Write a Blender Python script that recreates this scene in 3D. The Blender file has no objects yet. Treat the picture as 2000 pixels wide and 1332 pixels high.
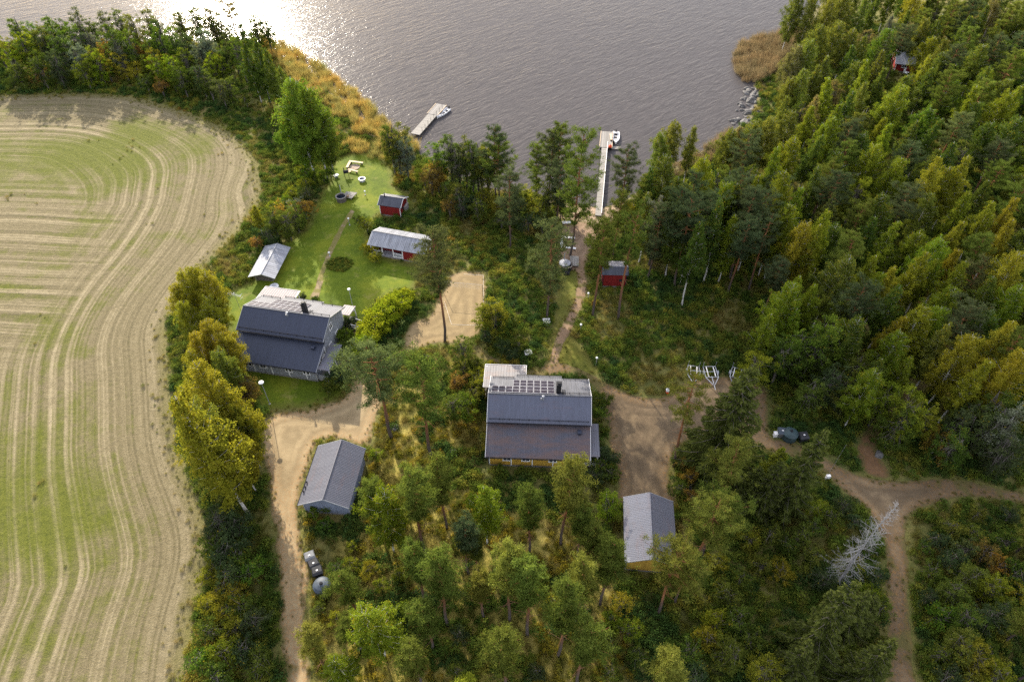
import bpy, bmesh, math, random
import numpy as np
from mathutils import Vector, Matrix
from mathutils.geometry import delaunay_2d_cdt
R = math.radians
scene = bpy.context.scene
COL = scene.collection
random.seed(7)
rng = np.random.default_rng(7)

# ------------------------------------------------------------------ camera model (used only to place things on the ground)
FOC = 1335.0; CAM_H = 75.0; PITCH = R(46)
SP, CP = math.sin(PITCH), math.cos(PITCH)
def G(x, y, h=0.0):
    """world point at height h seen at photo pixel x, y (2000 x 1332)"""
    a = (x-1000)/FOC; c = (y-666)/FOC
    z = (CAM_H-h)/(SP+CP*c)
    return (a*z, z*(CP-SP*c))
def GP(pts, h=0.0): return [G(x, y, h) for x, y in pts]

# ------------------------------------------------------------------ object helpers
def tag(o, label=None, cat=None, group=None, kind=None):
    if label: o['label'] = label
    if cat: o['category'] = cat
    if group: o['group'] = group
    if kind: o['kind'] = kind
    return o
def thing(name, label, cat, loc=(0,0,0), rotz=0.0, group=None):
    o = bpy.data.objects.new(name, None); COL.objects.link(o)
    o.empty_display_size = 0.3
    o.location = loc; o.rotation_euler = (0,0,rotz)
    return tag(o, label, cat, group)
class MB:
    def __init__(s): s.v = []; s.f = []; s.m = []
    def add(s, vs, fs, m=0):
        b = len(s.v); s.v += [tuple(p) for p in vs]
        for f in fs: s.f.append([b+i for i in f]); s.m.append(m)
        return s
    def box(s, c, d, m=0, rz=0.0, M=None):
        hx, hy, hz = d[0]/2, d[1]/2, d[2]/2
        vs = [Vector((sx*hx, sy*hy, sz*hz)) for sz in (-1,1) for sx, sy in ((-1,-1),(1,-1),(1,1),(-1,1))]
        if M is None: M = Matrix.Rotation(rz, 3, 'Z')
        vs = [M @ v + Vector(c) for v in vs]
        return s.add(vs, [(0,3,2,1),(4,5,6,7),(0,1,5,4),(1,2,6,5),(2,3,7,6),(3,0,4,7)], m)
    def beam(s, p, q, w, h, m=0):
        p, q = Vector(p), Vector(q); d = (q-p); L = d.length; d.normalize()
        up = Vector((0,0,1)) if abs(d.z) < .95 else Vector((1,0,0))
        y = up.cross(d).normalized(); z = d.cross(y)
        M = Matrix((d, y, z)).transposed()
        return s.box((p+q)/2, (L, w, h), m, M=M)
    def tube(s, pts, rad, n=6, m=0, cap=True):
        pts = [Vector(p) for p in pts]
        if not hasattr(rad, '__len__'): rad = [rad]*len(pts)
        vs = []
        for i, p in enumerate(pts):
            d = (pts[min(i+1, len(pts)-1)]-pts[max(i-1, 0)]).normalized()
            up = Vector((0,0,1)) if abs(d.z) < .9 else Vector((1,0,0))
            a = up.cross(d).normalized(); b = d.cross(a)
            for k in range(n):
                t = 2*math.pi*k/n
                vs.append(p+(a*math.cos(t)+b*math.sin(t))*rad[i])
        fs = [(i*n+k, i*n+(k+1)%n, (i+1)*n+(k+1)%n, (i+1)*n+k) for i in range(len(pts)-1) for k in range(n)]
        if cap: fs += [tuple(range(n))[::-1], tuple((len(pts)-1)*n+k for k in range(n))]
        return s.add(vs, fs, m)
    def lathe(s, prof, n=20, c=(0,0,0), m=0):
        vs = [(c[0]+r*math.cos(2*math.pi*k/n), c[1]+r*math.sin(2*math.pi*k/n), c[2]+z) for r, z in prof for k in range(n)]
        fs = [(i*n+k, i*n+(k+1)%n, (i+1)*n+(k+1)%n, (i+1)*n+k) for i in range(len(prof)-1) for k in range(n)]
        return s.add(vs, fs, m)
    def prism(s, prof, x0, x1, m=0):
        """prof: (y, z) outline, extruded along x"""
        n = len(prof)
        vs = [(x0, y, z) for y, z in prof]+[(x1, y, z) for y, z in prof]
        fs = [tuple(range(n)), tuple(range(n, 2*n))[::-1]]+[(i, i+n, (i+1)%n+n, (i+1)%n) for i in range(n)]
        return s.add(vs, fs, m)
    def roof(s, x0, x1, p, q, rib=.30, rh=.016, th=.09, m=0):
        """corrugated metal sheet between eave p=(y,z) and top q=(y,z)"""
        n = max(2, int(round((x1-x0)/rib))); w = (x1-x0)/n
        xs = []
        for i in range(n):
            xs += [(x0+i*w, 0), (x0+i*w+w*.68, 0), (x0+i*w+w*.76, rh), (x0+i*w+w*.92, rh)]
        xs.append((x1, 0))
        dy, dz = q[0]-p[0], q[1]-p[1]; L = math.hypot(dy, dz); ny, nz = -dz/L, dy/L
        if nz < 0: ny, nz = -ny, -nz
        vs = []
        for x, h in xs: vs += [(x, p[0]+ny*h, p[1]+nz*h), (x, q[0]+ny*h, q[1]+nz*h)]
        fs = [(2*i, 2*i+2, 2*i+3, 2*i+1) for i in range(len(xs)-1)]
        s.add(vs, fs, m)
        b = [(x0, p[0]-ny*th, p[1]-nz*th), (x1, p[0]-ny*th, p[1]-nz*th), (x1, q[0]-ny*th, q[1]-nz*th), (x0, q[0]-ny*th, q[1]-nz*th)]
        t = [(x0, p[0]-ny*.002, p[1]-nz*.002), (x1, p[0]-ny*.002, p[1]-nz*.002), (x1, q[0]-ny*.002, q[1]-nz*.002), (x0, q[0]-ny*.002, q[1]-nz*.002)]
        return s.add(b+t, [(3,2,1,0),(0,1,5,4),(1,2,6,5),(2,3,7,6),(3,0,4,7)], m)
    def each(s, name, mats, parent=None):
        """every separate piece becomes a part of its own"""
        par = list(range(len(s.v)))
        def find(i):
            while par[i] != i: par[i] = par[par[i]]; i = par[i]
            return i
        for f in s.f:
            for k in f[1:]: par[find(k)] = find(f[0])
        isl = {}
        for f, mi in zip(s.f, s.m): isl.setdefault(find(f[0]), []).append((f, mi))
        out = []
        for fs in isl.values():
            ids = sorted({k for f, _ in fs for k in f}); mp_ = {k: i for i, k in enumerate(ids)}
            q = MB(); q.v = [s.v[k] for k in ids]; q.f = [[mp_[k] for k in f] for f, _ in fs]; q.m = [mi for _, mi in fs]
            out.append(q.build(name, mats, parent))
        return out
    def build(s, name, mats, parent=None, loc=None, smooth=False):
        me = bpy.data.meshes.new(name); me.from_pydata(s.v, [], s.f)
        if not isinstance(mats, (list, tuple)): mats = [mats]
        for mt in mats: me.materials.append(mt)
        if len(mats) > 1: me.polygons.foreach_set('material_index', s.m)
        if smooth: me.polygons.foreach_set('use_smooth', [True]*len(me.polygons))
        me.update()
        return link(name, me, parent, loc)
def link(name, me, parent=None, loc=None):
    o = bpy.data.objects.new(name, me); COL.objects.link(o)
    if parent is not None: o.parent = parent
    if loc is not None: o.location = loc
    return o
def copy_tree(o, parent=None):
    c = o.copy(); COL.objects.link(c); c.parent = parent
    for ch in list(o.children): copy_tree(ch, c)
    return c

# ------------------------------------------------------------------ materials
class NT:
    def __init__(s, name):
        s.mat = bpy.data.materials.new(name); s.mat.use_nodes = True
        s.t = s.mat.node_tree; s.t.nodes.clear()
        s.out = s.n('ShaderNodeOutputMaterial')
    def n(s, ty, **kw):
        nd = s.t.nodes.new(ty)
        for k, v in kw.items():
            if k == 'inp':
                for kk, vv in v.items(): s.set(nd, kk, vv)
            else: setattr(nd, k, v)
        return nd
    def set(s, nd, k, v):
        if isinstance(v, bpy.types.NodeSocket): s.t.links.new(v, nd.inputs[k])
        else: nd.inputs[k].default_value = v
    def pos(s): return s.n('ShaderNodeNewGeometry').outputs['Position']
    def objc(s): return s.n('ShaderNodeTexCoord').outputs['Object']
    def noise(s, vec, scale, detail=3, rough=.55, dist=0.0, sc=None):
        if sc is not None: vec = s.mapping(vec, scale=sc)
        return s.n('ShaderNodeTexNoise', inp={'Vector': vec, 'Scale': scale, 'Detail': detail, 'Roughness': rough, 'Distortion': dist}).outputs['Fac']
    def mapping(s, vec, scale=(1,1,1), rot=(0,0,0), loc=(0,0,0)):
        return s.n('ShaderNodeMapping', inp={'Vector': vec, 'Scale': scale, 'Rotation': rot, 'Location': loc}).outputs[0]
    def ramp(s, fac, stops):
        r = s.n('ShaderNodeValToRGB', inp={0: fac})
        e = r.color_ramp.elements
        while len(e) < len(stops): e.new(.5)
        for i, (p, c) in enumerate(stops):
            e[i].position = p
            e[i].color = (c, c, c, 1) if not hasattr(c, '__len__') else (*c, 1)
        return r.outputs[0]
    def math(s, op, a, b=None, c=None):
        nd = s.n('ShaderNodeMath', operation=op); s.set(nd, 0, a)
        if b is not None: s.set(nd, 1, b)
        if c is not None: s.set(nd, 2, c)
        return nd.outputs[0]
    def mix(s, fac, a, b, mode='MIX'):
        nd = s.n('ShaderNodeMix', data_type='RGBA', blend_type=mode)
        s.set(nd, 0, fac)
        for i, v in ((6, a), (7, b)):
            if isinstance(v, bpy.types.NodeSocket): s.t.links.new(v, nd.inputs[i])
            else: nd.inputs[i].default_value = (*v, 1) if len(v) == 3 else v
        return nd.outputs[2]
    def attr(s, name, ty='GEOMETRY'): return s.n('ShaderNodeAttribute', attribute_name=name, attribute_type=ty)
    def bump(s, h, strength=.3, dist=.05, normal=None):
        nd = s.n('ShaderNodeBump', inp={'Height': h, 'Strength': strength, 'Distance': dist})
        if normal is not None: s.set(nd, 'Normal', normal)
        return nd.outputs[0]
    def pbr(s, col, rough=.8, metal=0.0, normal=None, spec=.3, **kw):
        p = s.n('ShaderNodeBsdfPrincipled')
        s.set(p, 'Base Color', col if isinstance(col, bpy.types.NodeSocket) else (*col, 1))
        s.set(p, 'Roughness', rough); s.set(p, 'Metallic', metal); s.set(p, 'Specular IOR Level', spec)
        if normal is not None: s.set(p, 'Normal', normal)
        for k, v in kw.items(): s.set(p, k, v)
        s.t.links.new(p.outputs[0], s.out.inputs[0])
        return s.mat
MAT = {}
def simple(key, col, rough=.7, metal=0.0, var=.15, scale=2.0, bump=0.0, spec=.3, sc=None):
    m = NT(key); v = m.objc()
    nz = m.noise(v, scale, 4, .6, sc=sc)
    dark = tuple(c*(1-var*1.6) for c in col); lite = tuple(min(1, c*(1+var)) for c in col)
    c = m.ramp(nz, [(.3, dark), (.7, lite)])
    nrm = m.bump(nz, bump, .02) if bump else None
    MAT[key] = m.pbr(c, rough, metal, nrm, spec)
    return MAT[key]
def roofmat(key, col, rough=.42, litter=0.0, stain=.12, lit_col=(.20,.075,.03)):
    m = NT(key); v = m.objc()
    streak = m.noise(v, 1.2, 4, .6, sc=(2.2, .25, .25))
    fine = m.noise(v, 7, 3, .6)
    dark = tuple(c*(1-stain*1.5) for c in col); lite = tuple(c*(1+stain) for c in col)
    c = m.ramp(streak, [(.3, dark), (.7, lite)])
    c = m.mix(.15, c, m.ramp(fine, [(.3, dark), (.7, lite)]))
    if litter:
        a = m.noise(v, .55, 5, .7, sc=(.5, 1.6, 1))
        b = m.noise(v, 9, 3, .7)
        k = m.math('ADD', m.math('MULTIPLY', a, .75), m.math('MULTIPLY', b, .35))
        fac = m.ramp(k, [(.62-litter*.18, 0.0), (.86-litter*.12, min(1, .3+.4*litter))])
        c = m.mix(fac, c, lit_col)
    rg = m.ramp(streak, [(.2, rough-.08), (.8, rough+.1)])
    MAT[key] = m.pbr(c, rg, 0.0, None, .3)
    return MAT[key]
def boardmat(key, col, pitch=.14, axis='x', rough=.75):
    """painted vertical board cladding: narrow grooves and slightly different boards"""
    m = NT(key); v = m.objc()
    sx = m.n('ShaderNodeSeparateXYZ', inp={0: v})
    t = m.math('ADD', sx.outputs[0], sx.outputs[1]) if axis == 'x' else sx.outputs[2]
    t = m.math('DIVIDE', t, pitch)
    fr = m.math('FRACT', t); cell = m.math('FLOOR', t)
    wn = m.n('ShaderNodeTexWhiteNoise', noise_dimensions='1D', inp={'W': cell}).outputs[0]
    groove = m.ramp(fr, [(0, 0.0), (.08, 1.0), (.92, 1.0), (1.0, 0.0)])
    nz = m.noise(v, 1.5, 4, .6)
    c = m.mix(wn, tuple(c*.82 for c in col), tuple(min(1, c*1.1) for c in col))
    c = m.mix(m.math('MULTIPLY', nz, .35), c, tuple(c*.6 for c in col))
    c = m.mix(groove, tuple(c*.45 for c in col), c)
    MAT[key] = m.pbr(c, rough, 0, m.bump(groove, .5, .02), .25)
    return MAT[key]
def deckmat(key, col, pitch=.14, ax=0, rough=.85):
    m = NT(key); v = m.objc()
    sx = m.n('ShaderNodeSeparateXYZ', inp={0: v})
    t = m.math('DIVIDE', sx.outputs[ax], pitch)
    fr = m.math('FRACT', t); cell = m.math('FLOOR', t)
    wn = m.n('ShaderNodeTexWhiteNoise', noise_dimensions='1D', inp={'W': cell}).outputs[0]
    groove = m.ramp(fr, [(0, 0.0), (.07, 1.0), (.93, 1.0), (1.0, 0.0)])
    c = m.mix(wn, tuple(c*.72 for c in col), tuple(min(1, c*1.18) for c in col))
    c = m.mix(m.math('MULTIPLY', m.noise(v, 3, 4, .6), .4), c, tuple(c*.55 for c in col))
    c = m.mix(groove, tuple(c*.3 for c in col), c)
    MAT[key] = m.pbr(c, rough, 0, m.bump(groove, .5, .02), .2)
    return MAT[key]

roofmat('roof_blue_grey', (.030,.037,.060), .45)
roofmat('roof_litter', (.066,.070,.092), .45, litter=1.0, lit_col=(.16,.08,.045))
roofmat('roof_upper_yellow', (.084,.092,.125), .42, litter=.12)
roofmat('roof_garage', (.105,.108,.130), .5, litter=.18, stain=.06)
roofmat('roof_zinc', (.105,.108,.122), .62, stain=.22)
roofmat('roof_zinc_pale', (.18,.185,.215), .62, stain=.10, litter=.35)  # yellow garage's left slope: reflected sky put into a paler colour
roofmat('roof_old_tin', (.23,.24,.265), .55, stain=.3)
roofmat('roof_dark', (.05,.055,.07), .5, stain=.3)
roofmat('roof_canopy_pink', (.25,.22,.218), .7, stain=.2)
roofmat('roof_canopy_litter', (.21,.205,.205), .7, stain=.2, litter=.6, lit_col=(.30,.13,.05))
boardmat('wall_grey', (.27,.28,.31)); boardmat('wall_grey_light', (.36,.37,.39))
boardmat('wall_yellow', (.48,.29,.045)); boardmat('wall_red', (.20,.014,.012)); boardmat('wall_steel_blue', (.20,.23,.30))
simple('white_paint', (.72,.71,.70), .6, var=.06); simple('plinth', (.20,.19,.18), .9, var=.3, scale=8, bump=.4)
simple('dark_metal', (.02,.02,.024), .75, var=.2, spec=.12); simple('grey_metal', (.30,.31,.33), .45, var=.15)
simple('galvanised', (.36,.37,.39), .35, .6, var=.2, scale=9)
simple('chimney_black', (.018,.018,.02), .6, var=.3)
simple('glass_dark', (.025,.03,.038), .06, var=.2, spec=.9)
simple('window_tan', (.38,.30,.17), .35, var=.25)  # tan stands in for the interior reflecting in the cabin panes
simple('solar_cell', (.022,.018,.032), .45, var=.25, spec=.15); simple('solar_frame', (.36,.36,.38), .4, var=.08)
simple('bin_black', (.022,.023,.026), .5, var=.25); simple('bin_grey', (.16,.165,.17), .5, var=.2)
simple('bin_blue_grey', (.05,.065,.085), .6, var=.2); simple('bin_teal', (.035,.06,.065), .5, var=.2)
simple('buoy_orange', (.75,.10,.03), .45, var=.1); simple('tub_blue', (.015,.03,.10), .3, var=.3)
simple('tub_water', (.006,.010,.022), .08, var=.2, spec=.7)
simple('hull_white', (.74,.74,.75), .35, var=.06); simple('seat_grey', (.45,.46,.48), .5, var=.12)
simple('rubber', (.02,.02,.02), .8, var=.2); simple('concrete', (.42,.41,.40), .9, var=.2, scale=6, bump=.3)
simple('log_pale', (.52,.40,.26), .8, var=.2, scale=5); simple('ash', (.30,.24,.18), .95, var=.35, scale=4)
simple('lid_pale', (.52,.52,.50), .8, var=.15, scale=4); simple('lamp_white', (.80,.80,.78), .35, var=.03)
simple('rock', (.125,.12,.115), .9, var=.35, scale=1.7, bump=.5); simple('stone_pale', (.46,.44,.41), .9, var=.25, scale=3, bump=.3)
simple('rope', (.62,.58,.50), .8, var=.1)
deckmat('deck_wood', (.25,.235,.215), .17, 1); deckmat('deck_wood_x', (.26,.245,.22), .15, 0); deckmat('deck_brown', (.30,.21,.14), .14, 0)
simple('bark_pine_low', (.085,.068,.058), .95, var=.35, scale=3, bump=.6, sc=(2,2,.6))

def pine_bark():
    m = NT('bark_pine'); v = m.objc()
    z = m.n('ShaderNodeSeparateXYZ', inp={0: v}).outputs[2]
    nz = m.noise(v, 3, 4, .65, sc=(2,2,.5))
    k = m.math('ADD', z, m.math('MULTIPLY', nz, 3.0))
    c = m.ramp(m.math('DIVIDE', k, 16.0), [(.25, (.085,.070,.062)), (.52, (.25,.105,.042))])
    c = m.mix(m.math('MULTIPLY', nz, .5), c, (.05,.03,.02))
    MAT['bark_pine'] = m.pbr(c, .9, 0, m.bump(nz, .5, .03), .2)
pine_bark()
def birch_bark():
    m = NT('bark_birch'); v = m.objc()
    nz = m.noise(v, 4, 4, .7, sc=(.6,.6,2.6))
    c = m.ramp(nz, [(.36, (.05,.045,.04)), (.47, (.52,.50,.46))])
    MAT['bark_birch'] = m.pbr(c, .8, 0, None, .2)
birch_bark()
simple('bark_grey', (.12,.105,.09), .95, var=.35, scale=4); simple('wood_dead', (.25,.24,.23), .85, var=.2, scale=4)

def leafmat(key, trans=.38, autumn=None, col=None, amt=.12, vary=1.0):
    """leaves: per-object colour, per-leaf value with lit tops and tips painted in, light passing through"""
    m = NT(key)
    base = m.n('ShaderNodeObjectInfo').outputs['Color'] if col is None else m.n('ShaderNodeRGB').outputs[0]
    if col is not None: base.default_value = (*col, 1)
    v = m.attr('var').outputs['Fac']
    val = m.math('MULTIPLY_ADD', v, .75*vary, 1-.38*vary)  # var climbs to tops and tips, so caught light sits in the colour
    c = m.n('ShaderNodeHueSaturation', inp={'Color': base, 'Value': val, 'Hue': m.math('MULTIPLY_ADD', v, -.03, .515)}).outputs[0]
    if autumn is not None:
        c = m.mix(m.ramp(v, [(1-amt*1.3, 0.0), (1-amt*.7, 1.0)]), c, autumn)
    d = m.n('ShaderNodeBsdfDiffuse', inp={'Color': c})
    tc = m.mix(.5, c, m.mix(1.0, c, (1.15,1.15,.45), 'MULTIPLY'))
    t = m.n('ShaderNodeBsdfTranslucent', inp={'Color': tc})
    mx = m.n('ShaderNodeMixShader', inp={0: trans, 1: d.outputs[0], 2: t.outputs[0]})
    m.t.links.new(mx.outputs[0], m.out.inputs[0])
    MAT[key] = m.mat
    return m.mat
leafmat('leaf_birch', .5, (.30,.23,.02), amt=.07); leafmat('leaf_broad', .47, (.24,.19,.02), amt=.05)
leafmat('needle_pine', .42, vary=1.2); leafmat('needle_spruce', .25, vary=1.7)
def groundleaf(key, stops, trans=.35, scale=.07):
    """leaves of low plants: hue drifts from patch to patch and plant to plant"""
    m = NT(key)
    nz = m.noise(m.pos(), scale, 4, .65)
    rn = m.n('ShaderNodeObjectInfo').outputs['Random']
    k = m.math('ADD', m.math('MULTIPLY_ADD', nz, 1.5, -.52), m.math('MULTIPLY', rn, .55))
    c = m.ramp(k, stops)
    v = m.attr('var').outputs['Fac']
    c = m.n('ShaderNodeHueSaturation', inp={'Color': c, 'Value': m.math('MULTIPLY_ADD', v, .9, .55)}).outputs[0]
    d = m.n('ShaderNodeBsdfDiffuse', inp={'Color': c}); t = m.n('ShaderNodeBsdfTranslucent', inp={'Color': c})
    mx = m.n('ShaderNodeMixShader', inp={0: trans, 1: d.outputs[0], 2: t.outputs[0]})
    m.t.links.new(mx.outputs[0], m.out.inputs[0]); MAT[key] = m.mat
groundleaf('low_leaves', [(.1, (.042,.078,.016)), (.40, (.080,.125,.020)), (.64, (.140,.165,.024)), (.86, (.215,.19,.03)), (1.0, (.23,.14,.03))])
groundleaf('low_grass', [(.1, (.10,.13,.022)), (.5, (.19,.18,.04)), (.9, (.29,.22,.07))])
groundleaf('low_dark', [(.1, (.030,.062,.020)), (.5, (.052,.094,.022)), (.9, (.09,.12,.02))])
groundleaf('low_gold', [(.1, (.06,.09,.014)), (.35, (.145,.145,.018)), (.62, (.27,.215,.022)), (.88, (.32,.22,.03)), (1.0, (.28,.14,.03))], .4, .12)
groundleaf('reed_leaves', [(.1, (.19,.21,.06)), (.38, (.33,.27,.075)), (.62, (.42,.31,.08)), (.9, (.47,.27,.06))], .4, .10)
groundleaf('reed_brown', [(.1, (.17,.145,.07)), (.5, (.24,.185,.095)), (.9, (.28,.19,.09))], .35, .12)
# ------------------------------------------------------------------ light, sky, camera
SUN_EL, SUN_AZ = R(24.5), R(-21)          # azimuth from +Y, negative = to the left
sdir = Vector((math.sin(SUN_AZ)*math.cos(SUN_EL), math.cos(SUN_AZ)*math.cos(SUN_EL), math.sin(SUN_EL)))
w = bpy.data.worlds.new("World"); scene.world = w; w.use_nodes = True
wt = w.node_tree; wt.nodes.clear()
def wn(ty, **kw):
    nd = wt.nodes.new(ty)
    for k, v in kw.items(): setattr(nd, k, v)
    return nd
sky = wn('ShaderNodeTexSky', sky_type='NISHITA', sun_disc=False, sun_elevation=SUN_EL, sun_rotation=SUN_AZ, altitude=100, air_density=1.0, dust_density=1.6, ozone_density=1.0)
tc = wn('ShaderNodeTexCoord')
mp = wn('ShaderNodeMapping'); mp.inputs['Scale'].default_value = (1.0, 1.0, 2.6)
nz = wn('ShaderNodeTexNoise'); nz.inputs['Scale'].default_value = 1.7; nz.inputs['Detail'].default_value = 5; nz.inputs['Roughness'].default_value = .6
cr = wn('ShaderNodeValToRGB'); cr.color_ramp.elements[0].position = .36; cr.color_ramp.elements[1].position = .66
cr.color_ramp.elements[0].color = (.25,.25,.25,1); cr.color_ramp.elements[1].color = (.85,.85,.85,1)
mx = wn('ShaderNodeMix', data_type='RGBA'); mx.inputs[7].default_value = (4.75, 4.55, 4.75, 1)     # broken cloud, greyish mauve
bg = wn('ShaderNodeBackground'); bg.inputs[1].default_value = .15
wo = wn('ShaderNodeOutputWorld')
L = wt.links.new
L(tc.outputs['Generated'], mp.inputs[0]); L(mp.outputs[0], nz.inputs[0]); L(nz.outputs['Fac'], cr.inputs[0])
L(cr.outputs[0], mx.inputs[0]); L(sky.outputs[0], mx.inputs[6]); L(mx.outputs[2], bg.inputs[0]); L(bg.outputs[0], wo.inputs[0])
sl = bpy.data.lights.new('sun', 'SUN'); sl.energy = 4.3; sl.angle = R(.6); sl.color = (1, .90, .745)
so = bpy.data.objects.new('sun', sl); COL.objects.link(so); so.location = sdir*300
so.rotation_euler = (-sdir).to_track_quat('-Z', 'Y').to_euler()
cam = bpy.data.cameras.new('camera'); cam.sensor_width = 36; cam.lens = 36*FOC/2000; cam.clip_end = 6000; cam.clip_start = 1
co = bpy.data.objects.new('camera', cam); COL.objects.link(co); co.location = (0, 0, CAM_H); co.rotation_euler = (R(90)-PITCH, 0, 0)
scene.camera = co
vs = scene.view_settings; vs.view_transform = 'Standard'; vs.look = 'None'; vs.gamma = 1; vs.exposure = 1.6
scene.render.engine = 'CYCLES'
cy = scene.cycles; cy.max_bounces = 9; cy.diffuse_bounces = 6; cy.glossy_bounces = 2; cy.transmission_bounces = 6; cy.transparent_max_bounces = 8
cy.sample_clamp_indirect = 4; cy.use_denoising = False

# ------------------------------------------------------------------ geometry of the zones (photo pixels -> metres on the ground)
def pip(pts, poly):
    pts = np.asarray(pts, float); x, y = pts[:,0], pts[:,1]; p = np.asarray(poly, float); q = np.roll(p, -1, 0)
    ins = np.zeros(len(pts), bool)
    for (ax, ay), (bx, by) in zip(p, q):
        c = (ay > y) != (by > y)
        if not c.any(): continue
        ins ^= c & (x < (bx-ax)*(y-ay)/(by-ay if by != ay else 1e-9)+ax)
    return ins
def segdist(pts, line, closed=False):
    pts = np.asarray(pts, float); p = np.asarray(line, float)
    q = np.roll(p, -1, 0) if closed else p[1:]; p = p if closed else p[:-1]
    d = np.full(len(pts), 1e9)
    for a, b in zip(p, q):
        ab = b-a; t = np.clip(((pts-a)@ab)/max(ab@ab, 1e-9), 0, 1)
        d = np.minimum(d, np.hypot(*(pts-(a+t[:,None]*ab)).T))
    return d
def smooth(pts, step=1.0, closed=True):
    """Catmull-Rom through the points, resampled about every step metres"""
    p = [np.array(q, float) for q in pts]; n = len(p); out = []
    for i in range(n if closed else n-1):
        g = (lambda k: p[k % n]) if closed else (lambda k: p[min(max(k, 0), n-1)])
        a, b, c, d = g(i-1), g(i), g(i+1), g(i+2)
        m = max(1, int(np.hypot(*(c-b))/step))
        for k in range(m):
            t = k/m
            out.append(.5*((2*b)+(c-a)*t+(2*a-5*b+4*c-d)*t*t+(3*b-a-3*c+d)*t**3))
    if not closed: out.append(p[-1])
    return np.array(out)
def ragged(poly, amp, seed=1):
    r = np.random.default_rng(seed); n = len(poly)
    j = r.normal(0, 1, n); k = np.convolve(np.r_[j[-2:], j, j[:2]], [.15,.25,.3,.25,.15], 'valid')
    t = np.roll(poly, -1, 0)-np.roll(poly, 1, 0); nn = np.c_[-t[:,1], t[:,0]]/np.maximum(np.hypot(*t.T), 1e-6)[:,None]
    return poly+nn*(k*amp+.35*j*amp)[:,None]
def sheet(name, poly, z, mat, grid=1.6, coord=None):
    poly = np.asarray(poly); lo, hi = poly.min(0), poly.max(0)
    gx, gy = np.meshgrid(np.arange(lo[0], hi[0], grid), np.arange(lo[1], hi[1], grid))
    gp = np.c_[gx.ravel(), gy.ravel()]; gp = gp+rng.uniform(-.2, .2, gp.shape)*grid
    gp = gp[pip(gp, poly)]
    if len(gp): gp = gp[segdist(gp, poly, True) > grid*.35]
    n = len(poly); allp = np.r_[poly, gp] if len(gp) else poly
    r = delaunay_2d_cdt([Vector(p) for p in allp], [(i, (i+1) % n) for i in range(n)], [list(range(n))], 1, 1e-5)
    vs = np.array([(v.x, v.y) for v in r[0]])
    me = bpy.data.meshes.new(name); me.from_pydata([(x, y, z) for x, y in vs], [], [list(f) for f in r[2]]); me.materials.append(mat)
    up = me.polygons[0].normal.z > 0
    if not up: me.flip_normals()
    e = segdist(vs, poly, True)
    a = me.attributes.new('edge', 'FLOAT', 'POINT'); a.data.foreach_set('value', e.astype(np.float32))
    if coord is not None:
        a = me.attributes.new('along', 'FLOAT', 'POINT'); a.data.foreach_set('value', segdist(vs, coord).astype(np.float32))
    o = link(name, me); o['kind'] = 'structure'
    return o

shore_px = [(-260,100),(-100,92),(0,84),(200,80),(400,80),(470,76),(520,86),(570,120),(640,175),(700,232),(740,262),(790,284),(830,300),(880,333),(940,362),(1000,372),(1060,384),(1110,398),(1160,410),(1200,402),(1235,378),(1275,345),(1330,316),(1390,282),(1440,246),(1462,215),(1478,190),(1470,165),(1500,135),(1530,100),(1560,60),(1590,20),(1630,-15),(1700,-45),(1800,-60),(1850,-62),(2000,-60),(2200,-55),(2500,-50)]
shore = smooth(GP(shore_px), 2.0, closed=False)
water_poly = np.r_[np.array([(-700., shore[0][1])]), shore, np.array([(900., shore[-1][1]), (900., 1500.), (-700., 1500.)])]
WATER_Z = -.32

field_edge_px = [(-700,205),(-300,190),(0,186),(150,183),(260,190),(340,212),(420,243),(472,277),(503,322),(514,368),(500,410),(470,450),(428,495),(398,530),(372,560),(345,600),(328,645),(333,700),(338,760),(345,830),(362,900),(385,960),(402,1010),(408,1060),(402,1110),(388,1170),(374,1240),(362,1332),(352,1450)]
field_edge = smooth(GP(field_edge_px), 1.2, closed=False)
field_poly = np.r_[field_edge, np.array([(-60., 18.), (-120., 18.), (-190., 60.), (-190., field_edge[0][1])])]
lawn_px = [(645,322),(668,304),(735,300),(768,335),(772,362),(800,385),(806,408),(775,418),(742,420),(728,440),(722,480),(760,505),(812,515),(820,540),(806,566),(768,572),(735,600),(712,640),(700,690),(688,740),(668,772),(620,790),(560,800),(500,792),(478,760),(462,720),(450,690),(440,640),(432,590),(452,566),(500,540),(545,480),(590,452),(606,420),(622,384),(640,352)]
lawn_poly = ragged(smooth(GP(lawn_px), .8), .22, 2)
side_px = [(1096,512),(1130,528),(1136,560),(1120,600),(1108,640),(1150,690),(1172,730),(1120,735),(1078,712),(1060,690),(1078,640),(1090,590)]
side_poly = ragged(smooth(GP(side_px), .8), .25, 5)
drive_px = [(545,806),(585,800),(630,793),(665,778),(690,752),(700,722),(712,726),(726,744),(745,770),(742,800),(728,845),(722,872),(690,862),(640,856),(622,864),(606,905),(590,955),(584,985),(586,1030),(592,1075),(599,1110),(602,1150),(598,1200),(600,1250),(606,1332),(612,1420),(562,1420),(557,1332),(554,1250),(549,1170),(543,1090),(536,1030),(528,985),(522,935),(514,880),(505,838)]
drive_poly = ragged(smooth(GP(drive_px), .6), .22, 3)
court_px = [(884,536),(915,531),(946,534),(948,580),(948,640),(934,652),(905,672),(855,668),(832,676),(808,684),(790,672),(792,648),(808,630),(838,618),(850,596),(868,566)]
court_poly = ragged(smooth(GP(court_px), .7), .2, 4)
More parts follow.
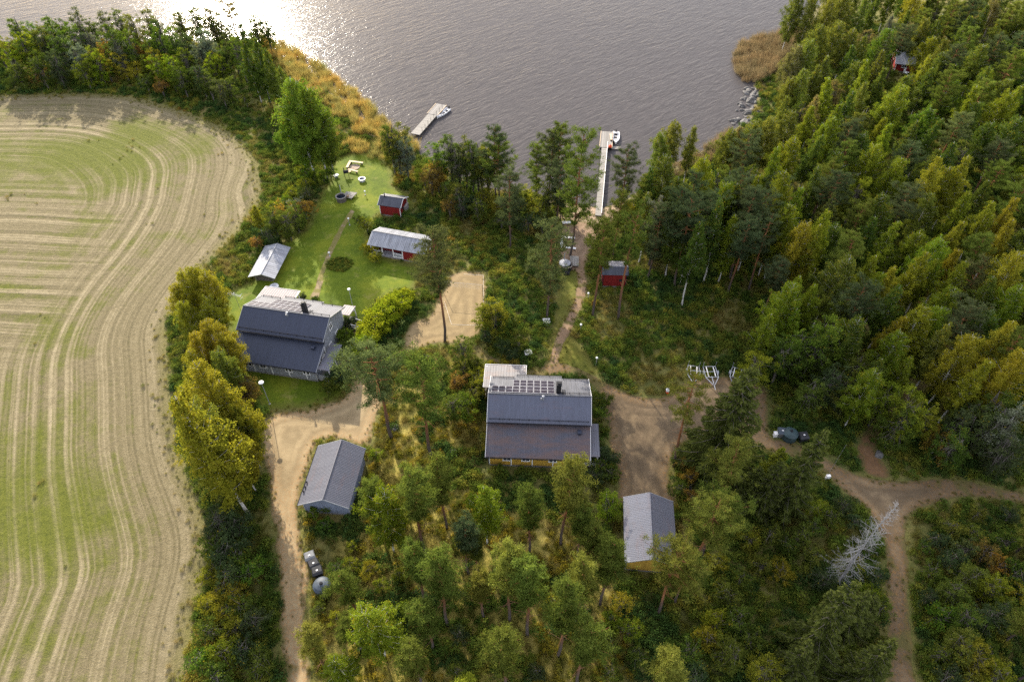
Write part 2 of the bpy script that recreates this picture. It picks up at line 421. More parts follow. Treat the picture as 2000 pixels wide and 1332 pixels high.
yard_px = [(932,676),(950,690),(985,712),(1030,724),(1056,716),(1075,706),(1096,712),(1140,724),(1185,745),(1235,772),(1290,778),(1320,762),(1345,742),(1400,738),(1462,742),(1500,770),(1500,850),(1545,862),(1600,885),(1640,910),(1690,930),(1760,938),(1850,936),(2010,962),(2200,990),(2200,1012),(2010,985),(1890,968),(1815,985),(1780,1005),(1768,1050),(1772,1110),(1779,1200),(1784,1332),(1790,1420),(1744,1420),(1740,1332),(1738,1230),(1733,1140),(1728,1075),(1712,1030),(1680,985),(1640,945),(1595,912),(1545,890),(1490,878),(1440,850),(1380,850),(1330,868),(1312,900),(1308,940),(1316,985),(1216,985),(1206,930),(1196,880),(1182,820),(1170,775),(1150,745),(1100,730),(1000,735),(955,708),(925,690)]
yard_poly = ragged(smooth(GP(yard_px), .8), .2, 6)
trail_px = [(1690,928),(1668,880),(1700,840),(1735,790),(1790,740),(1830,690),(1862,640),(1880,638),(1850,695),(1812,748),(1755,800),(1722,845),(1706,880),(1740,932)]
trail_poly = ragged(smooth(GP(trail_px), .8), .25, 8)
path_a_px = [(606,582),(622,582),(628,560),(637,525),(648,498),(660,470),(676,440),(692,414),(686,410),(668,438),(651,468),(639,496),(627,525),(616,556)]
path_a_poly = ragged(smooth(GP(path_a_px), .5), .09, 9)
path_c_px = [(690,622),(702,625),(706,660),(703,700),(698,730),(688,728),(692,690),(690,655)]
path_c_poly = ragged(smooth(GP(path_c_px), .5), .12, 10)
path_b_px = [(1160,418),(1178,420),(1172,450),(1160,480),(1145,520),(1147,560),(1136,600),(1118,640),(1100,672),(1090,708),(1072,712),(1084,668),(1098,636),(1116,600),(1128,560),(1124,530),(1098,530),(1088,505),(1096,480),(1086,468),(1098,440),(1125,432)]
path_b_poly = ragged(smooth(GP(path_b_px), .6), .15, 11)
beach_px = [(1080,388),(1120,396),(1160,405),(1200,400),(1215,395),(1200,430),(1165,440),(1120,432),(1090,420)]
beach_poly = ragged(smooth(GP(beach_px), .7), .3, 12)

# ------------------------------------------------------------------ ground, water
def groundmat():
    m = NT('forest_floor'); p = m.pos()
    a = m.noise(p, .06, 5, .65); b = m.noise(p, .9, 5, .7); c = m.noise(p, 6, 3, .7)
    k = m.math('ADD', m.math('MULTIPLY', a, .55), m.math('MULTIPLY', b, .45))
    col = m.ramp(k, [(.32, (.035,.06,.014)), (.44, (.070,.095,.020)), (.54, (.145,.14,.036)), (.64, (.20,.15,.055)), (.78, (.12,.085,.035))])
    col = m.mix(.45, col, m.ramp(c, [(.3, (.03,.03,.012)), (.7, (.22,.18,.06))]))
    z = m.n('ShaderNodeSeparateXYZ', inp={0: p}).outputs[2]
    wet = m.ramp(m.math('MULTIPLY_ADD', z, 1.0, 1.0), [(.45, 1.0), (.95, 0.0)])
    col = m.mix(wet, col, m.ramp(c, [(.3, (.10,.075,.05)), (.7, (.26,.21,.15))]))
    return m.pbr(col, .95, 0, m.bump(m.math('ADD', b, m.math('MULTIPLY', c, .4)), .8, .25), .15)
def axis(a, b, c, d, fine, coarse):
    return np.unique(np.r_[np.arange(a, b, coarse), np.arange(b, c, fine), np.arange(c, d+1, coarse)])
xs = axis(-700, -150, 190, 900, 2.0, 30); ys = axis(-120, 0, 260, 1500, 2.0, 30)
gx, gy = np.meshgrid(xs, ys); gp = np.c_[gx.ravel(), gy.ravel()]
inw = pip(gp, water_poly); ds = segdist(gp, shore); sd = np.where(inw, -ds, ds)      # + on land
gz = np.interp(sd, [-40, -6, 0, 3.5, 6], [-4, -1.3, WATER_Z, -.06, 0])
nx, ny = len(xs), len(ys)
idx = np.arange(nx*ny).reshape(ny, nx)
fs = np.c_[idx[:-1,:-1].ravel(), idx[:-1,1:].ravel(), idx[1:,1:].ravel(), idx[1:,:-1].ravel()]
me = bpy.data.meshes.new('ground'); me.from_pydata(np.c_[gp, gz].tolist(), [], fs.tolist()); me.materials.append(groundmat())
link('ground', me)['kind'] = 'structure'
def watermat():
    m = NT('lake_water'); p = m.pos()
    def ripples(ang, sx, sy): return m.mapping(m.mapping(p, rot=(0,0,R(-ang))), scale=(sx, sy, 1))
    a = m.noise(ripples(40, .26, 1), .80, 3, .55, .8); b = m.noise(ripples(52, .35, 1), 1.9, 3, .6, .5)      # crests run to the upper right
    c = m.noise(ripples(20, .5, 1), 4.2, 2, .6)
    gust = m.ramp(m.noise(p, .028, 3, .6), [(.3, .65), (.7, 1.15)])
    h = m.math('ADD', m.math('MULTIPLY', a, 1.0), m.math('ADD', m.math('MULTIPLY', b, .45), m.math('MULTIPLY', c, .16)))
    h = m.math('MULTIPLY', h, gust)
    sky_tone = m.noise(p, .35, 4, .7)
    col = m.ramp(sky_tone, [(.3, (.057,.053,.053)), (.7, (.070,.064,.063))])  # grey of the reflected sky put into the base colour
    return m.pbr(col, .16, 0, m.bump(h, 1.0, .19), .045, IOR=1.33)
me = bpy.data.meshes.new('water'); me.from_pydata([(-700,-120+200,WATER_Z),(900,80,WATER_Z),(900,1500,WATER_Z),(-700,1500,WATER_Z)], [], [(0,1,2,3)]); me.materials.append(watermat())
link('water', me)['kind'] = 'structure'

# ------------------------------------------------------------------ field, lawn, gravel
def fieldmat():
    m = NT('stubble_field'); p = m.pos()
    u = m.attr('along').outputs['Fac']
    wob = m.math('MULTIPLY_ADD', m.noise(p, .04, 1, .4), 2.4, -1.2)
    sx = m.n('ShaderNodeSeparateXYZ', inp={0: p})
    # in the middle of the left side the rows run straight across
    d = m.n('ShaderNodeVectorMath', operation='DISTANCE'); m.set(d, 0, p); d.inputs[1].default_value = (-108, 86, 0)
    cross = m.ramp(m.math('ADD', m.math('DIVIDE', d.outputs['Value'], 60), m.math('MULTIPLY_ADD', m.noise(p, .12, 4, .65), .3, -.15)), [(.52, 1.0), (.68, 0.0)])
    big = m.noise(p, .040, 4, .6); med = m.noise(p, .42, 4, .7); grain = m.noise(p, 4.5, 5, .8); blot = m.noise(p, 1.5, 4, .75)
    def rows(s):
        def stripes(per, ph=0.0): return m.math('MULTIPLY_ADD', m.math('SINE', m.math('MULTIPLY_ADD', s, 2*math.pi/per, ph)), .5, .5)
        band = m.n('ShaderNodeTexNoise', noise_dimensions='1D', inp={'W': s, 'Scale': .46, 'Detail': 4, 'Roughness': .75}).outputs['Fac']
        brk = m.ramp(med, [(.34, .35), (.62, 1.0)])
        b_ = m.math('MULTIPLY_ADD', m.math('SUBTRACT', band, .5), brk, .5)
        return m.math('ADD', m.math('MULTIPLY', b_, .85), m.math('ADD', m.math('MULTIPLY', m.math('MULTIPLY', stripes(2.3), brk), .10), m.math('MULTIPLY', stripes(.7, 1.0), .05)))
    r1 = rows(m.math('ADD', u, wob)); r2 = rows(m.math('ADD', m.math('MULTIPLY_ADD', sx.outputs[0], .06, sx.outputs[1]), wob))
    t = m.n('ShaderNodeMix', data_type='FLOAT'); m.set(t, 0, cross); m.set(t, 2, r1); m.set(t, 3, r2)
    row = t.outputs[0]
    k = m.math('ADD', m.math('MULTIPLY', row, .72), m.math('ADD', m.math('MULTIPLY', blot, .26), m.math('MULTIPLY', grain, .30)))
    straw = m.ramp(k, [(.48, (.080,.068,.036)), (.62, (.150,.124,.068)), (.78, (.265,.222,.135))])
    fal = m.ramp(m.math('DIVIDE', u, 26), [(.05, .09), (.6, .0)])
    g = m.math('ADD', m.math('MULTIPLY', big, 1.30), m.math('ADD', m.math('MULTIPLY', row, -.62), m.math('ADD', m.math('MULTIPLY', med, .42), m.math('MULTIPLY', grain, .34))))
    g = m.math('SUBTRACT', g, fal)
    g = m.math('ADD', g, m.ramp(m.math('DIVIDE', m.n('ShaderNodeVectorMath', operation='DISTANCE', inp={0: p, 1: (*G(190, 300), 0)}).outputs['Value'], 30), [(.1, .20), (1.0, 0.0)]))
    green = m.ramp(g, [(.69, 0.0), (.80, .6), (.93, 1.0)])
    gcol = m.ramp(m.math('ADD', m.math('MULTIPLY', blot, .5), m.math('MULTIPLY', grain, .5)), [(.36, (.048,.062,.008)), (.64, (.118,.130,.012))])
    col = m.mix(m.math('MULTIPLY', green, .88), straw, gcol)
    soil = m.ramp(m.math('ADD', m.math('MULTIPLY', blot, .6), m.math('MULTIPLY', grain, .4)), [(.56, 0.0), (.68, .55)])
    col = m.mix(m.math('MULTIPLY', soil, .5), col, (.12,.09,.06))
    e = m.math('ADD', m.attr('edge').outputs['Fac'], m.math('MULTIPLY_ADD', med, 2.4, -1.2))
    col = m.mix(m.ramp(m.math('DIVIDE', e, 4), [(.05, .9), (.6, 0.0)]), col, m.ramp(grain, [(.3, (.07,.075,.02)), (.7, (.20,.17,.06))]))
    h = m.math('ADD', m.math('MULTIPLY', row, 1.0), m.math('ADD', m.math('MULTIPLY', grain, .8), m.math('MULTIPLY', blot, .5)))
    return m.pbr(col, .95, 0, m.bump(h, .9, .22), .1)
fo = sheet('field', field_poly, .004, fieldmat(), 2.0, field_edge)
# rows run parallel to both arms of the field edge, rounded off where the arms meet
fm = fo.data; nv = len(fm.vertices); cc = np.empty(nv*3, np.float32); fm.vertices.foreach_get('co', cc); cc = cc.reshape(-1, 3)[:,:2].astype(float)
ncut = int(np.argmin(np.hypot(*(field_edge-np.array(G(512,372))).T)))
d1, d2 = segdist(cc, field_edge[:ncut+1]), segdist(cc, field_edge[ncut:]); kk = 7.0
fm.attributes['along'].data.foreach_set('value', (-kk*np.log(np.exp(-d1/kk)+np.exp(-d2/kk))+kk*.1).astype(np.float32))
def lawnmat(key, c0, c1, c2):
    m = NT(key); p = m.pos()
    a = m.noise(p, .16, 5, .65); b = m.noise(p, 1.3, 4, .7); c = m.noise(p, 9, 3, .7)
    k = m.math('ADD', m.math('MULTIPLY', a, .6), m.math('ADD', m.math('MULTIPLY', b, .25), m.math('MULTIPLY', c, .15)))
    col = m.ramp(k, [(.38, c0), (.49, c1), (.58, c2)])
    col = m.mix(.35, col, m.ramp(c, [(.3, tuple(x*.5 for x in c0)), (.7, c2)]))
    dry = m.ramp(m.noise(p, .33, 5, .7), [(.56, 0.0), (.70, .55)])
    col = m.mix(dry, col, (.22,.19,.06))
    e = m.math('ADD', m.attr('edge').outputs['Fac'], m.math('MULTIPLY_ADD', b, 2.0, -1.0))
    col = m.mix(m.ramp(m.math('DIVIDE', e, 3), [(.0, .8), (.5, 0.0)]), col, (.10,.095,.022))
    return m.pbr(col, .9, 0, m.bump(m.math('ADD', c, b), .6, .06), .15)
sheet('lawn', lawn_poly, .004, lawnmat('lawn_grass', (.036,.066,.004), (.078,.120,.006), (.150,.175,.012)), 1.6)
sheet('lawn', side_poly, .004, lawnmat('path_side_grass', (.055,.075,.010), (.10,.11,.014), (.16,.14,.025)), 1.6)
def gravelmat(key, pale, mid, dark, litter, lit_amt=.6, rim=(.10,.09,.03), rw=1.0):
    m = NT(key); p = m.pos()
    a = m.noise(p, .12, 5, .65); b = m.noise(p, 1.1, 4, .7); c = m.noise(p, 9, 4, .75)
    k = m.math('ADD', m.math('MULTIPLY', a, .5), m.math('ADD', m.math('MULTIPLY', b, .3), m.math('MULTIPLY', c, .2)))
    col = m.ramp(k, [(.36, dark), (.48, mid), (.60, pale)])
    e0 = m.attr('edge').outputs['Fac']
    rut = m.math('MULTIPLY_ADD', m.math('SINE', m.math('MULTIPLY_ADD', e0, 4.4, m.math('MULTIPLY', b, 1.4))), .5, .5)
    col = m.mix(m.math('MULTIPLY', rut, .5), col, dark)
    e = m.math('ADD', e0, m.math('MULTIPLY_ADD', b, 1.5*rw, -.75*rw))
    leaf = m.math('MULTIPLY', m.ramp(m.noise(p, 3.2, 5, .8), [(.46, 0.0), (.60, 1.0)]), m.ramp(m.math('DIVIDE', e, 2.4), [(.1, lit_amt), (.8, .04)]))
    col = m.mix(leaf, col, litter)
    col = m.mix(m.ramp(e, [(.0, .85), (.45*rw, 0.0)]), col, rim)
    return m.pbr(col, .95, 0, m.bump(m.math('ADD', b, m.math('MULTIPLY', c, .6)), .5, .07), .12)
gravelmat_l = gravelmat('gravel_pale', (.31,.24,.138), (.25,.19,.107), (.155,.118,.066), (.30,.14,.045))
sheet('driveway', drive_poly, .008, gravelmat_l, 1.4)
sheet('sand_court', court_poly, .008, gravelmat('sand', (.285,.215,.115), (.225,.168,.088), (.145,.108,.058), (.24,.13,.055), .3), 1.4)
gm = gravelmat('gravel_brown', (.205,.150,.088), (.132,.096,.058), (.075,.057,.036), (.22,.115,.035), .7)
sheet('gravel_road', yard_poly, .008, gm, 1.5)
sheet('forest_track', trail_poly, .006, gravelmat('leaf_track', (.19,.115,.06), (.13,.075,.042), (.085,.055,.03), (.20,.10,.03), .6), 1.5)
pm = gravelmat('trodden_path', (.30,.235,.15), (.24,.18,.11), (.16,.125,.07), (.25,.20,.07), .25, (.13,.12,.03), .3)
for k, pl in enumerate((path_a_poly, path_c_poly)): sheet('footpath', pl, .012, pm, 1.0)
sheet('footpath', path_b_poly, .012, gravelmat('needle_path', (.28,.20,.135), (.22,.15,.10), (.15,.105,.065), (.26,.15,.06), .4, (.10,.09,.03), .5), 1.0)
meadow_px = [(722,870),(742,815),(748,772),(765,700),(800,690),(850,684),(905,690),(930,700),(948,735),(942,800),(938,905),(960,940),(1060,950),(1170,1060),(1215,1110),(1250,1190),(1235,1300),(1150,1420),(640,1420),(616,1250),(612,1180),(650,1120),(640,1030),(690,1005)]
meadow_poly = ragged(smooth(GP(meadow_px), 1.0), .5, 14)
def meadowmat():
    m = NT('golden_meadow'); p = m.pos()
    a = m.noise(p, .14, 5, .65); b_ = m.noise(p, 1.1, 5, .72); c = m.noise(p, 7, 3, .75)
    k = m.math('ADD', m.math('MULTIPLY', a, .45), m.math('ADD', m.math('MULTIPLY', b_, .35), m.math('MULTIPLY', c, .2)))
    col = m.ramp(k, [(.34, (.075,.080,.018)), (.44, (.17,.15,.032)), (.53, (.29,.235,.06)), (.64, (.36,.28,.10))])
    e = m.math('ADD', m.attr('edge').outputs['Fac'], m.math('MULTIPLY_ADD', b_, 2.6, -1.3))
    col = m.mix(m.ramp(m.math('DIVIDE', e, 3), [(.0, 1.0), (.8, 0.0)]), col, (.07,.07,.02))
    return m.pbr(col, .95, 0, m.bump(m.math('ADD', b_, m.math('MULTIPLY', c, .5)), .8, .18), .1)
sheet('meadow', meadow_poly, .003, meadowmat(), 1.8)
sheet('beach', beach_poly, .016, gravelmat('beach_sand', (.42,.32,.24), (.34,.25,.18), (.24,.18,.12), (.25,.16,.08), .4), 1.2)

# a thin cloud towards the sun, out of the picture, that dims the wood and the road on the right
def cloud():
    foot = smooth(GP([(1235,1500),(1225,1100),(1235,900),(1300,790),(1440,720),(1650,660),(1850,640),(2150,640)])+[(190,60),(190,-20),(60,-10)], 6.0)
    m = NT('cloud_vapour')
    df = m.n('ShaderNodeBsdfDiffuse'); df.inputs[0].default_value = (.9,.9,.92,1); tp = m.n('ShaderNodeBsdfTransparent'); mxs = m.n('ShaderNodeMixShader')
    mxs.inputs[0].default_value = .66; m.t.links.new(tp.outputs[0], mxs.inputs[1]); m.t.links.new(df.outputs[0], mxs.inputs[2]); m.t.links.new(mxs.outputs[0], m.out.inputs[0])
    lo, hi = foot.min(0)-20, foot.max(0)+20; st = 6.0
    gx, gy = np.meshgrid(np.arange(lo[0], hi[0], st), np.arange(lo[1], hi[1], st)); p = np.c_[gx.ravel(), gy.ravel()]
    inside = pip(p, foot); dist = segdist(p, foot, True); r = np.random.default_rng(2)
    th = np.where(inside, np.minimum(dist, 30), 0)
    n0, n1 = gx.shape; base = sdir*(1100/sdir.z); f = []; v = []
    top = th*.9*(.75+.5*np.sin(p[:,0]*.11)*np.cos(p[:,1]*.13)); idt = np.arange(len(p)).reshape(n0, n1)
    ok = (th > 0).reshape(n0, n1)
    for z in (top, -.35*th): v += [(base.x+a, base.y+b, base.z+c) for (a, b), c in zip(p, z)]
    for i in range(n0-1):
        for j in range(n1-1):
            if ok[i,j] or ok[i+1,j] or ok[i,j+1] or ok[i+1,j+1]:
                q = [idt[i,j], idt[i,j+1], idt[i+1,j+1], idt[i+1,j]]; f.append(q); f.append([k+len(p) for k in q][::-1])
    me = bpy.data.meshes.new('cloud'); me.from_pydata(v, [], [[int(k) for k in q] for q in f]); me.materials.append(m.mat)
    link('cloud', me)['kind'] = 'structure'
cloud()
# ------------------------------------------------------------------ buildings
KEEP_OUT = []           # ground rectangles plants stay clear of
def keep(cx, cy, ang, x0, x1, y0, y1):
    c, s = math.cos(ang), math.sin(ang)
    KEEP_OUT.append([(cx+x*c-y*s, cy+x*s+y*c) for x, y in ((x0,y0),(x1,y0),(x1,y1),(x0,y1))])
def window(parent, x, y, z, w, h, axis='y', sgn=-1, glass='glass_dark', frame='white_paint', name='window'):
    """frame with a middle bar, and its pane, on a wall facing sgn*axis"""
    t = .09; d = .07
    f = MB(); g = MB()
    def bx(mb, a, b, ww, hh, off, dd):
        if axis == 'y': mb.box((x+a, y+sgn*off, z+b), (ww, dd, hh))
        else: mb.box((x+sgn*off, y+a, z+b), (dd, ww, hh))
    bx(f, 0, h/2-t/2, w, t, d/2, d); bx(f, 0, -h/2+t/2, w+.1, t, d/2+.02, d+.04)
    for s in (-1, 1): bx(f, s*(w/2-t/2), 0, t, h-2*t, d/2, d)
    bx(f, 0, 0, .06, h-2*t, d/2-.005, d-.01)
    bx(g, 0, 0, w-2*t, h-2*t, .022, .03)
    fo = f.build(name, MAT[frame], parent); g.build('pane', MAT[glass], fo)
    return fo
def door(parent, x, y, z0, w, h, mat, axis='y', sgn=-1):
    d = MB()
    if axis == 'y':
        d.box((x, y+sgn*.03, z0+h/2), (w, .06, h)); d.box((x, y+sgn*.05, z0+h*.72), (w*.55, .05, h*.3), 1)
        k = (x+w*.38, y+sgn*.10, z0+1.0)
    else:
        d.box((x+sgn*.03, y, z0+h/2), (.06, w, h)); d.box((x+sgn*.05, y, z0+h*.72), (.05, w*.55, h*.3), 1)
        k = (x+sgn*.10, y+w*.38, z0+1.0)
    o = d.build('door', [MAT[mat], MAT['glass_dark']], parent)
    MB().box(k, (.08,.08,.14)).build('handle', MAT['dark_metal'], o)
    return o
def railing(parent, pts, z, h=.95, name='railing', mat='white_paint', gap=.16):
    m = MB()
    for a, b in zip(pts[:-1], pts[1:]):
        m.beam((*a, z+h), (*b, z+h), .09, .06); m.beam((*a, z+.12), (*b, z+.12), .06, .05)
        L = math.hypot(b[0]-a[0], b[1]-a[1]); n = max(1, int(L/gap))
        for i in range(1, n):
            t = i/n; p = (a[0]+(b[0]-a[0])*t, a[1]+(b[1]-a[1])*t)
            m.box((*p, z+h/2+.03), (.035, .09, h-.2))
    for p in pts: m.box((*p, z+h/2+.02), (.11, .11, h+.04))
    return m.build(name, MAT[mat], parent)
def snow_guard(parent, x0, x1, y, z, ny, nz, name='snow_guard'):
    m = MB()
    for k in (.10, .22): m.tube([(x0, y+ny*k, z+nz*k), (x1, y+ny*k, z+nz*k)], .025, 5)
    n = max(2, int((x1-x0)/1.2))
    for i in range(n+1):
        x = x0+(x1-x0)*i/n; m.box((x, y+ny*.13, z+nz*.13), (.05, .10, .26))
    return m.build(name, MAT['dark_metal'], parent)

def big_house(label, mid, ang, wall, light, low_roof, up_roof, back_roof, canopy, canopy_x, porch_w, grey):
    t = thing('house', label, 'house', (*mid, 0), R(ang))
    X0, X1 = -6.2, 6.2
    prof = [(-6.5,.42),(-6.5,2.86),(-2.75,4.42),(-2.75,5.26),(0,6.62),(4.4,4.5),(4.4,.42)]
    mb = MB().prism(prof, X0, X1); mb.box((-.1, 4.88, 2.2), (5.6, .95, 3.56))
    mb.build('wall', MAT[wall], t)
    MB().box((0, -1.05, .21), (12.3, 10.8, .42)).build('plinth', MAT['plinth'], t)
    # corner boards and battens
    cb = MB()
    for x in (-6.2, -3.4, -.7, 1.95, 4.6, 6.2): cb.box((x, -6.52, 1.6), (.14, .06, 2.4))
    for x in (X0, X1):
        for y, h in ((-2.75, 4.0), (4.4, 3.9)): cb.box((x, y, .5+h/2), (.08, .16, h))
        cb.box((x+(.02 if x > 0 else -.02), -6.49, 1.6), (.07, .13, 2.38))
    cb.each('corner_board', MAT['white_paint'], t)
    s = .41
    MB().roof(-6.7, 6.6, (-7.05, 2.80), (-2.72, 4.58)).build('lower_roof', MAT[low_roof], t)
    ur = MB().roof(-6.62, 6.62, (-3.32, 5.12), (0, 6.78)).build('front_roof', MAT[up_roof], t)
    br = MB().roof(-6.62, -3.3, (5.0, 4.38), (.0, 6.775)); br.roof(-3.29, 3.0, (5.75, 4.02), (.0, 6.775)); br.roof(3.01, 6.62, (5.0, 4.38), (.0, 6.775))
    br.each('back_roof', MAT[back_roof], t)
    MB().tube([(-6.64, 0, 6.83), (6.64, 0, 6.83)], .10, 6).build('ridge_cap', MAT['roof_zinc'], t)
    vb = MB()
    for x in (-6.66, 6.66):
        vb.beam((x, -3.34, 5.06), (x, 0, 6.74), .05, .20); vb.beam((x, 0, 6.74), (x, 5.02, 4.34), .05, .20)
        vb.beam((x-(.0 if x < 0 else .05), -7.08, 2.74), (x-(.0 if x < 0 else .05), -2.75, 4.53), .05, .18)
    vb.each('verge_board', MAT['white_paint' if not grey else 'galvanised'], t)
    gt = MB()
    for y, z in ((-7.13, 2.72), (-3.40, 5.04)): gt.tube([(-6.68, y, z), (6.6, y, z)], .075, 6)
    for x in (-6.3, 6.3): gt.tube([(x, -7.1, 2.68), (x, -6.62, 2.4), (x, -6.62, .3)], .045, 5)
    gt.each('gutter', MAT['dark_metal'], t)
    snow_guard(t, -6.3, 6.3, -2.95, 5.32, -.45, .89)
    snow_guard(t, -6.3, -3.5, 4.6, 4.60, .43, .9); snow_guard(t, -3.1, 2.8, 5.35, 4.24, .43, .9); snow_guard(t, 3.2, 6.4, 4.6, 4.60, .43, .9)
    snow_guard(t, 2.6, 6.4, .5, 6.55, .43, .9)
    # fourteen or so roof panels on the lake side
    n = math.hypot(1, .478); dy, dz = 1/n, -.478/n
    for row, cols in ((0, range(9)), (1, range(3, 9))):
        for c in cols:
            xc = -6.3+.46+c*.915; a = .30+row*2.05; b = a+1.95
            M = Matrix(((1,0,0),(0,dy,-dz),(0,dz,dy)))
            cy_, cz_ = dy*(a+b)/2, 6.78+dz*(a+b)/2
            off = Vector((0, -dz, dy))
            q = MB(); q.box(Vector((xc, cy_, cz_))+off*.12, (.88, 1.93, .05), 0, M=M)
            for k in (-1, 1): q.box(Vector((xc, cy_, cz_))+off*.148+Vector((0, dy*k*.475, dz*k*.475)), (.80, .86, .012), 1, M=M)
            q.build('solar_panel', [MAT['solar_frame'], MAT['solar_cell']], t)
    ch = MB().box((2.45, 1.0, 6.9), (.62, .62, 2.1)); ch.box((2.45, 1.0, 8.0), (.74, .74, .12)); ch.box((2.45, 1.0, 8.14), (.4, .4, .2)); ch.build('chimney', MAT['chimney_black'], t)
    ld = MB()
    for x in (1.98+.95, 2.35+.95): ld.beam((x, .15, 6.83), (x, 1.7, 6.10), .05, .05)
    for k in range(6): yy = .25+k*.27; ld.beam((2.93, yy, 6.80-.478*yy), (3.30, yy, 6.80-.478*yy), .04, .04)
    ld.build('roof_ladder', MAT['dark_metal'], t)
    v = MB().tube([(.45, -.55, 6.4), (.45, -.55, 7.15)], .09, 8); v.lathe([(.0,.22),(.17,.18),(.17,.06),(.10,0)], 10, (.45, -.55, 7.08)); v.box((.2, -.5, 6.62), (.16,.16,.3)); v.build('vent_pipe', MAT['grey_metal'], t)
    v = MB().box((5.2, -3.9, 4.26), (.42, .5, .34)); v.box((5.2, -3.9, 4.46), (.5, .58, .06)); v.build('roof_vent', MAT['roof_blue_grey'], t)
    for x in ((-3.95, -1.55, 1.9, 5.5) if not grey else (-4.2, -1.95, 2.0, 4.7)): window(t, x, -6.5, 1.9, 1.05, 1.05)
    for y, z in ((-5, 1.9), (-1.0, 1.9), (1.6, 1.9), (.3, 4.7)): window(t, X1, y, z, 1.0, 1.1, 'x', 1)
    for y in (-4.4, 1.6): window(t, X0, y, 1.9, 1.1, 1.1, 'x', -1)
    for x in (-5.2, 4.6): window(t, x, 4.4, 1.9, 1.2, 1.2, 'y', 1)
    door(t, X1, -3.6, .45, .95, 2.05, 'white_paint', 'x', 1)
    # terrace with a flat roof, back left
    cx0, cx1 = canopy_x
    MB().box(((cx0+cx1)/2, 6.5, .35), (cx1-cx0-.4, 4.0, .12)).build('deck', MAT['deck_wood'], t)
    MB().roof(cx0, cx1, (8.75, 2.62), (4.2, 3.02), .38, .03, .1).build('terrace_roof', MAT[canopy], t)
    for x in (cx0+.25, cx1-.25):
        for y in (8.4, 4.6): MB().box((x, y, 1.52), (.14, .14, 2.3)).build('post', MAT['white_paint'], t)
    railing(t, [(cx0+.25, 4.75), (cx0+.25, 8.3), (cx1-.25, 8.3)], .40)
    tr = MB().box(((cx0+cx1)/2, 8.78, 2.60), (cx1-cx0+.06, .05, .16)); tr.beam((cx0-.03, 4.2, 2.99), (cx0-.03, 8.78, 2.59), .05, .16); tr.beam((cx1+.03, 4.2, 2.99), (cx1+.03, 8.78, 2.59), .05, .16); tr.each('fascia', MAT['white_paint'], t)
    # covered porch on the right
    px1 = 6.2+porch_w
    MB().roof(6.68, px1+.2, (-6.55, 2.95), (-1.5, 3.10), .3, .03, .1).build('porch_roof', MAT['roof_garage'], t)
    MB().box(((6.2+px1)/2, -4.0, .36), (porch_w-.03, 4.8, .14)).build('porch_deck', MAT['deck_wood_x'], t)
    for y in (-6.3, -4.0, -1.7): MB().box((px1-.05, y, 1.65), (.14, .14, 2.45)).build('post', MAT['white_paint'], t)
    pw = MB(); pw.box((px1-.05, -5.2, .92), (.07, 1.9, .95)); pw.box(((6.2+px1)/2, -6.32, .92), (porch_w-.2, .07, .95)); pw.each('porch_side', MAT[light if grey else 'white_paint'], t)
    if grey:
        MB().box((px1+.66, -3.1, .33), (1.3, 2.1, .12)).build('landing', MAT['deck_wood'], t)
        railing(t, [(px1+.1, -4.1), (px1+1.25, -4.1)], .36); railing(t, [(px1+1.25, -2.1), (px1+.1, -2.1)], .36)
        st = MB()
        for k in range(2): st.box((px1+1.5+k*.3, -3.1, .22-.13*k), (.28, 1.5, .10))
        st.each('step', MAT['deck_wood'], t)
        MB().roof(5.5, 7.35, (7.0, 2.75), (4.45, 3.2), .36, .03, .09).build('back_porch_roof', MAT[canopy], t)
        for x in (5.75, 7.2): MB().box((x, 6.75, 1.55), (.12, .12, 2.3)).build('post', MAT['white_paint'], t)
        MB().box((6.75, 5.3, .55), (1.25, 3.0, .12)).build('back_deck', MAT['deck_wood'], t)
        st = MB()
        for k in range(5): st.box((7.6+k*.32, 4.9, .50-.09*k), (.30, 1.3, .08))
        st.each('step', MAT['deck_wood_x'], t)
        for y in (4.2, 5.6):
            rl = MB(); rl.beam((7.35, y, 1.55), (9.1, y, 1.05), .08, .06); rl.beam((7.35, y, 1.05), (9.1, y, .6), .06, .05)
            for x, z in ((7.4, .9), (8.3, .7), (9.05, .5)): rl.box((x, y, z), (.09, .09, 1.2))
            rl.build('railing', MAT['white_paint'], t)
    else:
        railing(t, [(6.4, -6.3), (px1-.05, -6.3)], .40, .95)
        st = MB()
        for k, (a, b) in enumerate(((8.5, -3.4), (8.6, -4.6))): st.box((a, b, .07), (.75, .75, .10), rz=.3*k)
        st.each('step', MAT['concrete'], t)
        MB().box((px1+.13, -3.0, .9), (.35, .8, .9)).build('cabinet', MAT['dark_metal'], t)
        l = MB().tube([(6.62, 2.0, 1.0), (6.62, 2.0, 5.5)], .06, 6); l.tube([(6.74, 3.3, .4), (6.74, 3.3, 4.9)], .06, 6); l.each('downpipe', MAT['white_paint'], t)
    keep(*mid, R(ang), -6.6, 7.9, -7, 5.6); keep(*mid, R(ang), cx0, cx1, 4, 8.8)
    if grey: keep(*mid, R(ang), 6, 9.6, 3.5, 6.5); keep(*mid, R(ang), 6, 9.8, -4.6, -1.5)
    return t
big_house('grey two-storey house with dark blue-grey metal roof beside the lawn and yellow birches', (-32.69, 71.75), -11.0, 'wall_grey', 'wall_grey_light',
          'roof_blue_grey', 'roof_blue_grey', 'roof_zinc', 'roof_canopy_pink', (-8.4, -2.6), 2.0, True)
big_house('yellow two-storey house with leaf-strewn grey metal roof beside the brown gravel yard', (3.57, 56.19), -2.4, 'wall_yellow', 'wall_yellow',
          'roof_litter', 'roof_upper_yellow', 'roof_zinc', 'roof_canopy_litter', (-7.7, -1.9), 1.4, False)

